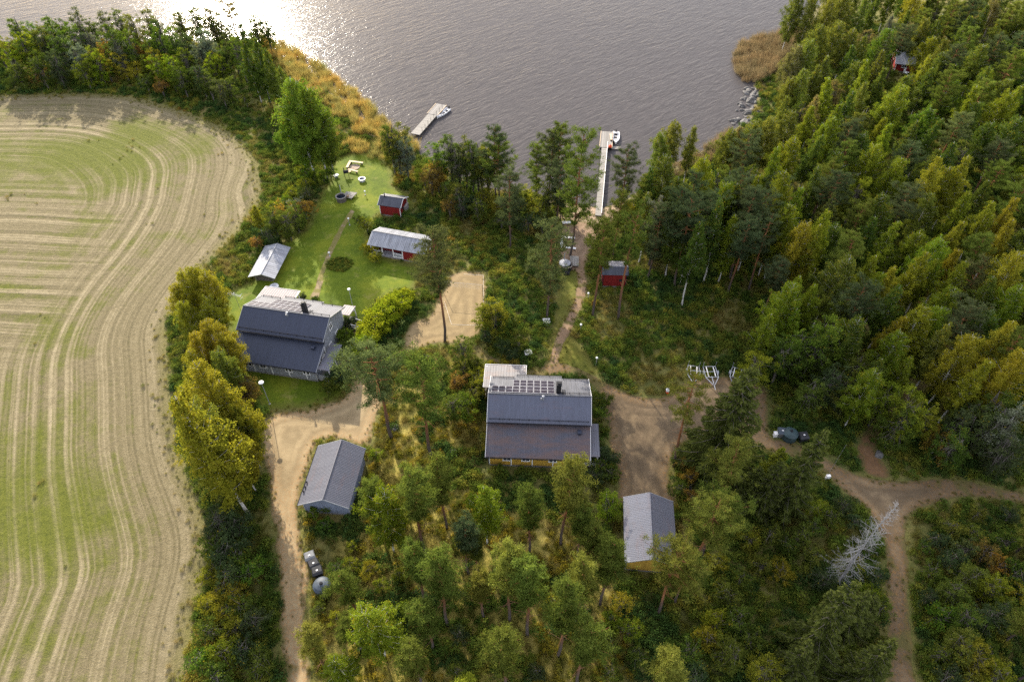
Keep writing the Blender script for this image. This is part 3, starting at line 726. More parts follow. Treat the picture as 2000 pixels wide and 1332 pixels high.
def shed(name, label, cat, mid, ang, L, yf, yb, hr, hef, heb, wall, rf, rb, ov=.35, plinth=True, gable_ov=.3, rib=.33, trim='white_paint', base=.25):
    """simple gabled building, ridge along local x; yf/yb = eave positions, hef/heb = eave heights"""
    t = thing(name, label, cat, (*mid, 0), R(ang))
    x0, x1 = -L/2, L/2; w0, w1 = x0+gable_ov, x1-gable_ov
    sf = (hr-hef)/(-yf); sb = (hr-heb)/yb
    a, b = yf+ov, yb-ov
    th = .12
    prof = [(a, base), (a, hr+a*sf-th), (0, hr-th-.02), (b, hr-b*sb-th), (b, base)]
    MB().prism(prof, w0, w1).build('wall', MAT[wall], t)
    if plinth: MB().box(((w0+w1)/2, (a+b)/2, base/2), (w1-w0+.06, b-a+.06, base)).build('plinth', MAT['plinth'], t)
    MB().roof(x0, x1, (yf, hef), (0, hr), rib).build('front_roof', MAT[rf], t)
    MB().roof(x0, x1, (yb, heb), (0, hr-.003), rib).each('back_roof', MAT[rb], t)
    MB().tube([(x0-.01, 0, hr+.03), (x1+.01, 0, hr+.03)], .07, 6).build('ridge_cap', MAT[rb], t)
    tr = MB()
    for x in (x0-.03, x1+.03):
        tr.beam((x, yf, hef-.07), (x, 0, hr-.07), .045, .16); tr.beam((x, 0, hr-.07), (x, yb, heb-.07), .045, .16)
    tr.each('verge_board', MAT[trim], t)
    cb = MB()
    for x in (w0, w1):
        for y in (a, b): cb.box((x, y, base+(hr-abs(y)*(sf if y < 0 else sb)-th-base)/2-.02), (.10, .10, hr-abs(y)*(sf if y < 0 else sb)-th-base-.06))
    cb.each('corner_board', MAT[trim], t)
    keep(*mid, R(ang), x0, x1, yf, yb)
    t['_d'] = 0; del t['_d']
    return t, (w0, w1, a, b)
# garages: ridge runs away from the viewer, local x = away
g, (w0, w1, a, b) = shed('garage', 'long grey garage with dark metal roof beside the pale gravel driveway', 'garage', (-21.88, 46.7), 85.0, 8.55, -2.85, 3.4, 4.3, 2.7, 2.55, 'wall_steel_blue', 'roof_garage', 'roof_garage', gable_ov=.55, rib=.21, trim='grey_metal')
sg = MB()
for x in (-2.6, -1.95, -1.3): sg.box((x, 3.15, 2.86), (.1, .16, .28))
sg.tube([(-2.7, 3.2, 2.98), (-1.2, 3.2, 2.98)], .04, 5); sg.build('snow_guard', MAT['dark_metal'], g)
for y in (1.6, -.9): door(g, w1, y, .1, 2.2, 2.1, 'grey_metal', 'x', 1)
window(g, -1.5, b, 1.6, .9, .7, 'y', 1)
MB().tube([(-4.3, 3.48, 2.45), (4.2, 3.48, 2.45)], .06, 5).each('gutter', MAT['dark_metal'], g)
g, (w0, w1, a, b) = shed('garage', 'yellow garage with dull grey metal roof at the end of the brown yard', 'garage', (15.92, 39.2), 84.5, 8.3, -3.0, 2.95, 4.3, 2.75, 2.8, 'wall_yellow', 'roof_garage', 'roof_zinc_pale', gable_ov=.5, rib=.22, trim='grey_metal')  # left slope gets the paler material, sky reflection in its colour
ap = MB().prism([(-.4, 4.02), (2.6, 2.78), (2.6, 3.0), (-.4, 4.2)], -4.12, -3.66); ap.build('gable_board', MAT['grey_metal'], g)
door(g, w1, 0, .1, 2.4, 2.1, 'white_paint', 'x', 1); window(g, .6, b, 1.6, .9, .7, 'y', 1)
# red cabin with porch
L_ = 10.38
t = thing('cabin', 'long red wooden cabin with white-railed porch and bare tin roof', 'cabin', (-19.05, 94.0, 0), R(-15.7))
MB().prism([(-.75, .25), (-.75, 2.98), (0, 3.32), (2.5, 2.28), (2.5, .25)], -4.85, 4.85).build('wall', MAT['wall_red'], t)
fr = MB().prism([(-2.15, .25), (-2.15, 2.36), (-.752, 2.97), (-.752, .25)], 1.05, 4.85); fr.build('front_room', MAT['wall_red'], t)
MB().box((0, .2, .12), (9.8, 4.7, .25)).build('plinth', MAT['plinth'], t)
MB().roof(-L_/2, L_/2, (-2.5, 2.36), (0, 3.46), .30, .045).build('front_roof', MAT['roof_old_tin'], t)
MB().roof(-L_/2, L_/2, (2.95, 2.18), (0, 3.457), .30, .045).each('back_roof', MAT['roof_old_tin'], t)
MB().tube([(-5.2, 0, 3.5), (5.2, 0, 3.5)], .07, 6).build('ridge_cap', MAT['roof_zinc'], t)
vb = MB()
for x in (-5.22, 5.22): vb.beam((x, -2.5, 2.29), (x, 0, 3.39), .045, .15); vb.beam((x, 0, 3.39), (x, 2.95, 2.11), .045, .15)
vb.each('verge_board', MAT['white_paint'], t)
MB().box((-1.9, -1.45, .30), (5.9, 1.38, .1)).build('porch_deck', MAT['grey_metal'], t)
for x in (-4.8, -2.75, -.75, .98): MB().box((x, -2.1, 1.30), (.13, .13, 2.1)).build('post', MAT['white_paint'], t)
for a, b in ((-4.75, -2.8), (-.7, .93)):
    m = MB(); m.box(((a+b)/2, -2.1, 1.15), (b-a, .1, .08), 0); m.box(((a+b)/2, -2.1, .45), (b-a, .1, .12), 0); m.box(((a+b)/2, -2.09, .8), (b-a, .05, .6), 1); m.build('railing', [MAT['white_paint'], MAT['grey_metal']], t)
door(t, -1.6, -.75, .32, .9, 2.0, 'wall_red'); window(t, -2.4, -.75, 1.45, .8, 1.2, glass='window_tan'); window(t, .2, -.75, 1.45, 1.1, 1.1, glass='window_tan'); window(t, 3.0, 2.5, 1.4, 1.0, .9, 'y', 1)
window(t, 4.85, 1.0, 1.5, .9, .9, 'x', 1)
keep(-19.05, 94.0, R(-15.7), -5.2, 5.2, -2.5, 2.9)
# small red sauna
g, (w0, w1, a, b) = shed('sauna', 'small red sauna hut with dark felt roof at the top of the lawn', 'hut', (-22.05, 105.9), -13.1, 4.42, -1.75, 2.4, 3.25, 2.35, 2.1, 'wall_red', 'roof_dark', 'roof_zinc', ov=.25, gable_ov=.25, rib=.5)
MB().tube([(-1.3, -.15, 3.0), (-1.3, -.15, 4.05)], .10, 8).build('chimney', MAT['dark_metal'], g)
MB().box((2.35, .6, .8), (.35, 1.6, 1.4)).build('side_screen', MAT['deck_wood'], g); window(g, -.2, b, 1.5, .7, .6, 'y', 1); door(g, w1, -.5, .25, .8, 1.85, 'wall_red', 'x', 1)
# low woodshed
g, _ = shed('woodshed', 'low open woodshed with corrugated grey tin roof between lawn and field', 'shed', (-40.75, 89.7), 84.7, 8.15, -2.15, 2.4, 2.05, 1.3, 1.3, 'bark_grey', 'roof_old_tin', 'roof_old_tin', ov=.85, gable_ov=.7, rib=.42, plinth=False, trim='galvanised', base=.0)
# red shed among the pines
g, (w0, w1, a, b) = shed('shed', 'red shed with half-dark half-pale roof under the tall pines', 'shed', (16.78, 85.7), -2.1, 4.25, -1.15, 3.3, 3.6, 2.75, 2.05, 'wall_red', 'roof_dark', 'roof_zinc_pale', ov=.2, gable_ov=.25, rib=.5, trim='dark_metal')
MB().tube([(-1.2, .9, 3.0), (-1.2, .9, 4.3)], .12, 8).build('chimney', MAT['dark_metal'], g)
door(g, 1.0, a, .25, .8, 1.8, 'wall_red')
# hidden cottage on the wooded point
g, (w0, w1, a, b) = shed('cottage', 'red cottage with weathered pale roof hidden among the lakeside birches', 'cabin', (98.2, 167.6), -16, 7.4, -4.6, 3.2, 4.5, 2.1, 2.9, 'wall_red', 'roof_old_tin', 'roof_old_tin', ov=.5, gable_ov=.45)
window(g, -1.4, a, 1.6, 1.1, 1.0); door(g, 1.2, a, .25, .9, 1.9, 'wall_red'); window(g, w0, 0, 1.6, 1.0, 1.0, 'x', -1)
px_, py_ = G(1655, 326, 3)
g, (w0, w1, a, b) = shed('shed', 'small shed with grey lichen-spotted roof glimpsed deep in the forest', 'shed', (px_, py_), -8, 4.6, -2.0, 2.0, 3.2, 2.4, 2.4, 'wall_grey', 'roof_old_tin', 'roof_old_tin')
door(g, .6, a, .25, .8, 1.8, 'dark_metal')
# ------------------------------------------------------------------ lake things
def W(x, y, h=0): return Vector((*G(x, y, h), h))
def pier(label, a, b, wid, head=None, rail_right=True, posts=0):
    """plank pier from shore point a to lake point b (world), optional wider head = (length, side offset, width)"""
    a, b = Vector(a), Vector(b); d = b-a; L = d.length
    t = thing('pier', label, 'pier', (a.x, a.y, 0), math.atan2(d.y, d.x))
    z = .28
    m = MB(); m.box((L/2, 0, z), (L, wid, .07))
    m.build('deck', MAT['deck_wood_x'], t)
    bm = MB()
    for s in (-1, 1): bm.beam((0, s*(wid/2-.08), z-.12), (L, s*(wid/2-.08), z-.12), .10, .16)
    bm.each('bearer', MAT['bark_grey'], t)
    n = int(L/2.6)
    for i in range(n+1):
        for s in (-1, 1):
            MB().tube([(.5+i*(L-1)/n, s*(wid/2-.05), -1.6), (.5+i*(L-1)/n, s*(wid/2-.05), z-.05)], .07, 6).build('pile', MAT['bark_grey'], t)
    if head:
        hl, off, hw = head
        MB().box((L-hl/2+.05, off, z+.055), (hl, hw, .07)).build('platform', MAT['deck_wood'], t)
        e = MB(); e.box((L-hl/2+.05, off-hw/2+.06, z+.13), (hl-.04, .10, .08)); e.box((L-hl/2+.05, off+hw/2-.06, z+.13), (hl-.04, .10, .08)); e.each('edge_board', MAT['log_pale'], t)
        MB().box((L-hl/2, off, -.22), (hl-.6, hw-.4, .5)).build('float', MAT['rubber'], t)
    if rail_right:
        m = MB(); m.beam((L*.02, -wid/2, z+.14), (L*.86, -wid/2, z+.14), .09, .14); m.build('edge_rail', MAT['white_paint'], t)
    for i in range(posts):
        x = 1.5+i*(L-3.2)/max(1, posts-1)
        MB().tube([(x, -wid/2+.06, z), (x, -wid/2+.06, z+1.05)], .045, 6).build('post', MAT['bark_grey'], t)
    return t
pier('long straight plank pier reaching from the pines to a square platform', W(1168,424), W(1183.5,258,.3), 1.15, (6.6, -.25, 2.7))
pier('short weathered pier with dark posts beside the reed bed', W(811,265), W(862,205,.3), 2.1, (5.0, .0, 2.7), False, 8)
def rowboat(label, loc, ang, L=4.7, B=1.55, bow=True):
    t = thing('rowing_boat', label, 'boat', (loc[0], loc[1], WATER_Z), ang, 'white boats moored at the piers')
    N = 14; v = []; f = []
    ring = 9
    def section(u):
        b = B/2*(1-abs(2*u-.85)**2.6/ (1.15**2.6 if u > .42 else 1.0)*(1 if u > .425 else .28)); b = max(b, .03)
        sh = .48+.16*u*u; kl = -.10+.34*max(0, u-.72)**1.3*2.2
        return b, sh, kl
    def shell(inset, zoff):
        vs = []
        for i in range(N+1):
            u = i/N; b, sh, kl = section(u); b = max(.02, b-inset)
            for k in range(ring):
                a = math.pi*k/(ring-1); c = math.cos(a); s = math.sin(a)
                vs.append((-L/2+L*u*(1-0)-(0), b*math.copysign(abs(c)**.7, c), (sh if k in (0, ring-1) else sh-(sh-kl-zoff)*s**.75)))
        return vs
    m = MB()
    o = shell(0, 0); i_ = shell(.06, .07)
    m.add(o, [(r*ring+k, r*ring+k+1, (r+1)*ring+k+1, (r+1)*ring+k) for r in range(N) for k in range(ring-1)]+[tuple(range(ring))])
    m.add(i_, [(r*ring+k, (r+1)*ring+k, (r+1)*ring+k+1, r*ring+k+1) for r in range(N) for k in range(ring-1)]+[tuple(range(ring))[::-1]])
    for r in range(N):
        for k in (0, ring-1):
            b = len(m.v); m.v += [o[r*ring+k], i_[r*ring+k], i_[(r+1)*ring+k], o[(r+1)*ring+k]]; m.f.append([b, b+1, b+2, b+3]); m.m.append(0)
    m.build('hull', MAT['hull_white'], t, smooth=False)
    g = MB()
    for u, w_ in ((.10, .30), (.38, .26), (.64, .26)):
        b, sh, kl = section(u); g.box((-L/2+L*u+.1, 0, sh-.14), (w_, 2*b-.14, .05)); g.build('seat', MAT['seat_grey'], t); g = MB()
    bw = MB(); b, sh, kl = section(.86); bw.add([(-L/2+L*.80, -section(.80)[0]+.05, .57), (-L/2+L*.80, section(.80)[0]-.05, .57), (L/2-.03, 0, .63)], [(0, 2, 1)]); bw.build('foredeck', MAT['hull_white'], t)
    mo = MB().box((-L/2-.12, 0, .62), (.34, .28, .36)); mo.box((-L/2-.12, 0, .15), (.16, .12, .75)); mo.build('outboard_motor', MAT['dark_metal'], t)
    r = MB().tube([(L/2-.1, 0, .55), (L/2+.3, .25, .25), (L/2+.5, .6, .35)], .02, 4); r.build('mooring_rope', MAT['rope'], t)
    return t
p, q = W(1203,258,-.2), W(1202,284,-.2); d_ = q-p
rowboat('white rowing boat with bow to the shore beside the square pier platform', ((p+q)/2)[:2], math.atan2(d_.y, d_.x), 4.9, 1.6)
p, q = W(877,213,-.1), W(853,231,-.1); d_ = q-p
rowboat('white rowing boat moored slantwise against the short weathered pier', ((p+q)/2)[:2], math.atan2(d_.y, d_.x), 4.7, 1.55)
t = thing('pontoon', 'small grey floating pontoon behind the moored boat', 'pontoon', (*G(1203,289,-.1), WATER_Z), R(-2))
MB().box((0,0,.16), (1.9, 1.1, .14)).build('deck', MAT['deck_wood'], t)
MB().box((-.6,-.05,.0), (.5, .9, .3)).build('float', MAT['rubber'], t); MB().box((.6,-.05,.0), (.5, .9, .3)).build('float', MAT['rubber'], t)
t = thing('buoy', 'round orange buoy lying on the pier platform', 'buoy', (*G(1191.5,289.5,.35), .35), 0)
m = MB().lathe([(.0,0),(.22,.05),(.36,.22),(.38,.38),(.30,.58),(.12,.72),(.07,.80),(.0,.82)], 16); m.build('float_body', MAT['buoy_orange'], t, smooth=True)
MB().tube([(-.06,0,.80),(-.07,0,.92),(.07,0,.92),(.06,0,.80)], .025, 5).build('ring', MAT['dark_metal'], t)
t = thing('bench', 'pale plank bench along the edge of the pier platform', 'bench', (*G(1193,271,.36), .365), R(88))
MB().box((0,0,.40), (2.4, .42, .06)).build('seat', MAT['log_pale'], t)
for x in (-1.0, 1.0): MB().box((x,0,.18), (.08,.36,.37)).build('leg', MAT['bark_grey'], t)
# shore stones
rr = random.Random(4)
def stone(r, sq=.6, seed=0):
    bm = bmesh.new(); bmesh.ops.create_icosphere(bm, subdivisions=2, radius=r); q = random.Random(seed)
    ph = [q.uniform(0, 6) for _ in range(6)]
    for v in bm.verts:
        n = v.co.normalized(); k = 1+.22*math.sin(3.1*n.x+ph[0])*math.sin(2.7*n.y+ph[1])+.14*math.sin(5*n.z+ph[2]+2*n.x)
        v.co = Vector((n.x*r*k*1.15, n.y*r*k*.9, n.z*r*k*sq))
    me = bpy.data.meshes.new('stone'); bm.to_mesh(me); bm.free(); me.materials.append(MAT['rock']); return me
STONES = [stone(.5, .6, s) for s in range(6)]
for i in range(58):
    u = rr.random(); x = 1444+34*rr.random()**1.0+rr.gauss(0, 4); y = 168+75*u
    if u > .8: x -= 14
    if u < .3: x += 8
    s = rr.uniform(.45, 1.5)*(1.5 if rr.random() < .12 else 1)
    o = link('shore_stone', STONES[i % 6]); o.location = (*G(x, y), -.26); o.rotation_euler = (0, 0, rr.uniform(0, 6.3)); o.scale = (s*1.2, s, s)
    tag(o, 'grey stone lying in the shallows of the bouldery shore below the birches', 'stone', 'stones along the bouldery shore')

# ------------------------------------------------------------------ garden things
def lamp(label, head_px, base_px, h=None, kind=0, rad=.18):
    bx, by = G(*base_px)
    if h is None:
        best = 9e9; h = 1
        for k in range(20, 700):
            hh = k/100; z = by*CP+(CAM_H-hh)*SP; v = 666+FOC*((CAM_H-hh)*CP-by*SP)/z
            if abs(v-head_px[1]) < best: best = abs(v-head_px[1]); h = hh
    t = thing('garden_lamp', label, 'lamp post', (bx, by, 0), 0, 'white-headed lamps along the paths')
    MB().tube([(0,0,0), (0,0,h-.05)], [.05, .035], 7).build('pole', MAT['grey_metal'], t)
    m = MB().lathe([(.0,.02),(rad*.6,.0),(rad,.08),(rad*.92,.16),(rad*.5,.24),(.0,.27)], 14, (0,0,h-.1)); m.build('lamp_head', MAT['lamp_white'], t)
    MB().box((0,0,.04), (.22,.22,.08)).build('base', MAT['concrete'], t)
lamp('tall lamp post with flat white head at the top of the pale driveway', (510,747), (527,789), None, rad=.36)
lamp('tall lamp post on the lawn between the grey house and the bright hedge', (679.5,565), (691,607), None, rad=.26)
lamp('lamp on the lawn where the footpath bends below the round tub', (681.5,427), (683,440), None)
lamp('low lamp standing right on the worn footpath by the woodshed', (643,493.5), (644,500), None)
lamp('low lamp at the lawn edge beside the small sauna hut', (713,374), (713.5,381), None)
lamp('lamp beside the pine path below the dark-lidded hot tub', (1147,573), (1148,586), None)
lamp('lamp beside the path bend among ferns left of the tall pine trunks', (1132.5,634), (1133.5,648), None)
lamp('lamp in the green undergrowth nearest the yellow house', (1163,699), (1164,713), None)
lamp('lone lamp in a dark gap deep in the birch forest', (1617.5,604), (1616,622), None)
t = thing('marker_pole', 'thin tall white pole beside the forest road at the crooked spruce', 'pole', (*G(1612,936), 0), 0)
MB().tube([(0,0,0),(0,0,7.5)], [.025,.015], 5).build('shaft', MAT['galvanised'], t); MB().box((.15,0,.45), (.5,.35,.9)).build('meter_box', MAT['white_paint'], t)
# fire place: three pale log benches round an ash ring
def bench(name, label, cat, a, b, wid, h, mat, legm='bark_grey'):
    a, b = Vector((*a, 0)), Vector((*b, 0)); d = b-a
    t = thing(name, label, cat, (a+b)/2, math.atan2(d.y, d.x), 'log benches round the fire ring' if name == 'log_bench' else None); L = d.length
    MB().box((0,0,h), (L, wid, .09)).build('seat', MAT[mat], t)
    for s in (-1, 1): MB().box((s*(L/2-.35), 0, (h-.045)/2), (.16, wid*.8, h-.045)).build('leg', MAT[legm], t)
    return t
bench('log_bench', 'pale log bench on the lake side of the fire ring', 'bench', G(682,315,.4), G(709,318.5,.4), .5, .42, 'log_pale')
bench('log_bench', 'short slanting log bench on the left of the fire ring', 'bench', G(683,317,.4), G(677.5,327.5,.4), .5, .42, 'log_pale')
bench('log_bench', 'pale log bench between the fire ring and the lawn', 'bench', G(680,331,.4), G(699,335.5,.4), .42, .42, 'log_pale')
m = MB().lathe([(.0,.03),(.85,.03),(.95,.10),(1.05,.10),(1.1,.0)], 20); o = m.build('fire_ring', MAT['ash'], None, (*G(692.5,327), 0)); tag(o, 'round ash-filled fire ring inside the log benches', 'fire pit')
t = thing('grill', 'black barrel grill standing at the corner of the log benches', 'grill', (*G(677,344), 0), .3)
m = MB().tube([(-.5,0,.95),(.5,0,.95)], .34, 12); m.build('barrel', MAT['dark_metal'], t)
for x, y in ((-.4,-.2),(.4,-.2),(-.4,.2),(.4,.2)): MB().tube([(x,y,0),(x*.9,y*.8,.75)], .035, 5).build('leg', MAT['dark_metal'], t)
MB().tube([(-.3,0,1.2),(-.3,0,1.9)], .08, 8).build('chimney', MAT['dark_metal'], t); MB().box((.75,.1,.85), (.45,.5,.05)).build('side_shelf', MAT['log_pale'], t)
bench('bench', 'white plank bench in the shade under the tall birch clump', 'bench', G(652.5,349), G(661,344.5), .62, .45, 'white_paint', 'grey_metal')
def tub(label, c, r, h, body, rim, water, steps=None):
    t = thing('hot_tub', label, 'tub', (*c, 0), 0)
    MB().lathe([(r*.94,0),(r,h),(r+.07,h),(r+.07,h+.06),(r-.10,h+.06),(r-.10,h-.35),(.0,h-.35)], 24).build('tub_body', [MAT[body]], t)
    MB().lathe([(r+.10,h+.05),(r+.10,h+.11),(r-.12,h+.11),(r-.12,h+.05)], 24).build('rim', MAT[rim], t)
    MB().lathe([(r-.11,h-.12),(.0,h-.12)], 24).build('water_surface', MAT[water], t)
    return t
c = G(666.5,387,.6); t = tub('round dark hot tub with pale rim at the edge of the lawn', c, .95, .95, 'bark_grey', 'deck_wood', 'tub_water')
MB().tube([(-.2,1.3,.3),(-.2,1.3,2.6)], .08, 8).build('flue', MAT['grey_metal'], t)
t = thing('platform', 'small plank platform with step beside the open hot tub', 'platform', (*G(683.5,385), 0), R(-8))
m = MB().add([(-1.0,-.95,.42),(.75,-1.1,.42),(1.25,.95,.42),(-1.0,1.0,.42),(-1.0,-.95,.5),(.75,-1.1,.5),(1.25,.95,.5),(-1.0,1.0,.5)], [(3,2,1,0),(4,5,6,7),(0,1,5,4),(1,2,6,5),(2,3,7,6),(3,0,4,7)]); m.build('deck', MAT['deck_wood'], t)
for x, y in ((-.8,-.8),(.6,-.9),(1.0,.8),(-.8,.8)): MB().box((x,y,.2), (.1,.1,.42)).build('leg', MAT['bark_grey'], t)
MB().box((-.2,-.75,.66), (.55,.4,.32)).build('step', MAT['deck_brown'], t)
c = G(707,351,.3); t = tub('small blue-lined paddling tub with white rim near the fire ring', c, .62, .42, 'seat_grey', 'white_paint', 'tub_blue')
c = G(1106,521,.6); t = tub('dark wooden hot tub with lifted pale lid beside the pine path', c, .98, 1.0, 'rubber', 'bark_grey', 'tub_water')
MB().lathe([(.0,.14),(.96,.06),(1.0,.0),(.0,.0)], 20, (-.25,.35,1.14)).build('lid', MAT['roof_old_tin'], t)
m = MB().box((0,-1.25,.25), (1.0,.5,.5)); m.build('step', MAT['rubber'], t); MB().tube([(-.3,1.2,.3),(-.3,1.2,2.5)], .08, 8).build('flue', MAT['grey_metal'], t)
t = thing('platform', 'plank platform beside the covered hot tub under the pines', 'platform', (*G(1119,515), 0), R(-4))
MB().box((.2,.2,.42), (1.5,2.6,.1)).build('deck', MAT['deck_wood_x'], t)
for x, y in ((-.4,-.9),(.8,-.9),(-.4,1.3),(.8,1.3)): MB().box((x,y,.19), (.1,.1,.37)).build('leg', MAT['bark_grey'], t)
# white bench frame under the pine: three white benches in a U
for lab, a, b in (('white plank bench on the lake side of the pine fireplace', (1097,462.5), (1123,465)), ('white plank bench on the left of the pine fireplace', (1097,463.5), (1097,481)), ('white plank bench on the near side of the pine fireplace', (1094,481.5), (1125,485.5))):
    bench('garden_bench', lab, 'bench', G(*a, .45), G(*b, .45), .42, .45, 'white_paint')['group'] = 'white benches under the pine'
t = thing('table', 'small white table by the lake behind the tall pine trunk', 'table', (*G(1106,441), 0), .1)
MB().box((0,0,.72), (1.5,.7,.06)).build('table_top', MAT['white_paint'], t)
for x, y in ((-.6,-.25),(.6,-.25),(-.6,.25),(.6,.25)): MB().box((x,y,.345), (.07,.07,.69)).build('leg', MAT['bark_grey'], t)
def wellbox(label, px, ang):
    t = thing('well_cover', label, 'well cover', (*G(*px), 0), R(ang))
    MB().box((0,0,.28), (.95,.95,.56)).build('casing', MAT['concrete'], t); MB().box((0,0,.60), (1.1,1.05,.07)).build('lid', MAT['lid_pale'], t); MB().box((.1,.05,.66), (.35,.10,.07)).build('handle', MAT['dark_metal'], t)
wellbox('square white well cover at the foot of the lone pine', (1067,632), 4); wellbox('square white well cover in the bushes beside the path corner', (1031.5,693), 12)
t = thing('heat_pump', 'round-topped pale heat pump behind the grey house terrace', 'heat pump', (*G(537,564), 0), R(-11))
MB().lathe([(.0,.72),(.5,.70),(.72,.6),(.75,.0)], 18).build('casing', MAT['seat_grey'], t); MB().lathe([(.0,.76),(.35,.75),(.38,.70)], 14).build('fan_cover', MAT['grey_metal'], t)
t = thing('antenna_mast', 'thin pale television antenna beside the grey house terrace', 'antenna', (*G(466,596,2.0), 0), R(-20))
MB().tube([(0,0,0),(0,0,4.6)], .035, 6).build('mast', MAT['galvanised'], t)
m = MB().tube([(-1.4,0,4.2),(1.2,0,4.2)], .03, 5)
for k in range(9): x = -1.3+k*.29; m.tube([(x,-.45+.02*k,4.2),(x,.45-.02*k,4.2)], .018, 4)
m.tube([(1.2,-.4,3.9),(1.2,.4,3.9)], .025, 4); m.tube([(1.2,-.4,4.5),(1.2,.4,4.5)], .025, 4); m.build('aerial', MAT['white_paint'], t)
# volleyball net
a, b = Vector((*G(866,571), 0)), Vector((*G(943,578), 0)); d_ = b-a
t = thing('volleyball_net', 'thin volleyball net with two posts across the sand court', 'net', a, math.atan2(d_.y, d_.x)); Ln = d_.length
for x in (0, Ln): MB().tube([(x,0,0),(x,0,2.4)], .04, 6).build('post', MAT['bark_grey'], t)
m = MB()
for k in range(6): m.tube([(0,0,1.45+.18*k),(Ln,0,1.45+.18*k)], .008 if k < 5 else .03, 4)
for k in range(1, int(Ln/.5)): m.tube([(k*.5,0,1.45),(k*.5,0,2.35)], .008, 4)
m.build('net', MAT['rope'], t)
m = MB(); cp = [(*G(x, y), .025) for x, y in ((905,536),(944,538),(945,636),(882,634),(868,590))]
for p, q in zip(cp, cp[1:]): m.beam(p, q, .03, .02)
tag(m.build('boundary_tape', MAT['rope']), 'pale boundary tape laid round the sand court', 'tape')

# ------------------------------------------------------------------ bins, trailers
def bin_square(label, px, ang, body, lid, s=1.0, grp='waste bins beside the pale driveway'):
    t = thing('waste_bin', label, 'bin', (*G(*px), 0), R(ang), grp)
    m = MB().add([(-.45*s,-.42*s,.08),(.45*s,-.42*s,.08),(.45*s,.42*s,.08),(-.45*s,.42*s,.08),(-.55*s,-.5*s,1.05*s),(.55*s,-.5*s,1.05*s),(.55*s,.5*s,1.05*s),(-.55*s,.5*s,1.05*s)], [(3,2,1,0),(0,1,5,4),(1,2,6,5),(2,3,7,6),(3,0,4,7),(4,5,6,7)]); m.build('container', MAT[body], t)
    MB().add([(-.6*s,-.56*s,1.07*s),(.6*s,-.56*s,1.07*s),(.6*s,.56*s,1.07*s),(-.6*s,.56*s,1.07*s),(-.5*s,-.3*s,1.22*s),(.5*s,-.3*s,1.22*s),(.5*s,.45*s,1.25*s),(-.5*s,.45*s,1.25*s)], [(3,2,1,0),(0,1,5,4),(1,2,6,5),(2,3,7,6),(3,0,4,7),(4,5,6,7)]).build('lid', MAT[lid], t)
    MB().box((0,-.05,1.26*s), (.22,.16,.02)).build('sticker', MAT['white_paint'], t)
    for x in (-.4, .4): MB().tube([(x*s-.05,.42*s,.12),(x*s+.05,.42*s,.12)], .12, 10).build('wheel', MAT['rubber'], t)
def bin_round(label, px, r, h, mat, grp, rim='dark_metal'):
    t = thing('collection_bin', label, 'bin', (*G(*px), 0), 0, grp)
    MB().lathe([(r*.96,0),(r,.1),(r,h),(r*.98,h+.06)], 24).build('container', MAT[mat], t)
    MB().lathe([(r*1.04,h+.04),(r*1.02,h+.12),(r*.75,h+.36),(r*.35,h+.50),(.0,h+.54)], 24).build('lid', MAT[mat], t)
    MB().lathe([(.0,h+.66),(.16,h+.64),(.2,h+.52)], 12).build('handle', MAT[rim], t)
bin_square('grey-lidded bin at the far end of the driveway bin row', (608,1093), 25, 'bin_grey', 'bin_grey')
bin_square('black bin with square lid next to the grey-lidded bin', (616,1108), 32, 'bin_black', 'bin_black')
bin_square('black bin with square lid next to the round blue-grey container', (623,1122), 22, 'bin_black', 'bin_black')
bin_round('round blue-grey domed container at the near end of the bin row', (632,1150), .98, .95, 'bin_blue_grey', 'waste bins beside the pale driveway')
g2 = 'waste bins beside the forest road'
bin_square('grey bin left of the round dark container by the forest road', (1524,851), -8, 'bin_grey', 'bin_blue_grey', 1.0, g2)
bin_round('round dark teal container by the forest road', (1540,855), .98, 1.0, 'bin_teal', g2)
bin_square('black bin with white sticker right of the round dark container', (1565,860), 6, 'bin_black', 'bin_black', 1.05, g2)
tag(MB().box((0,0,.35), (.45,.5,.7)).box((0,0,.74), (.5,.55,.08)).build('canister', MAT['white_paint'], None, (*G(1513,852), 0)), 'small white canister at the foot of the grey roadside bin', 'canister')
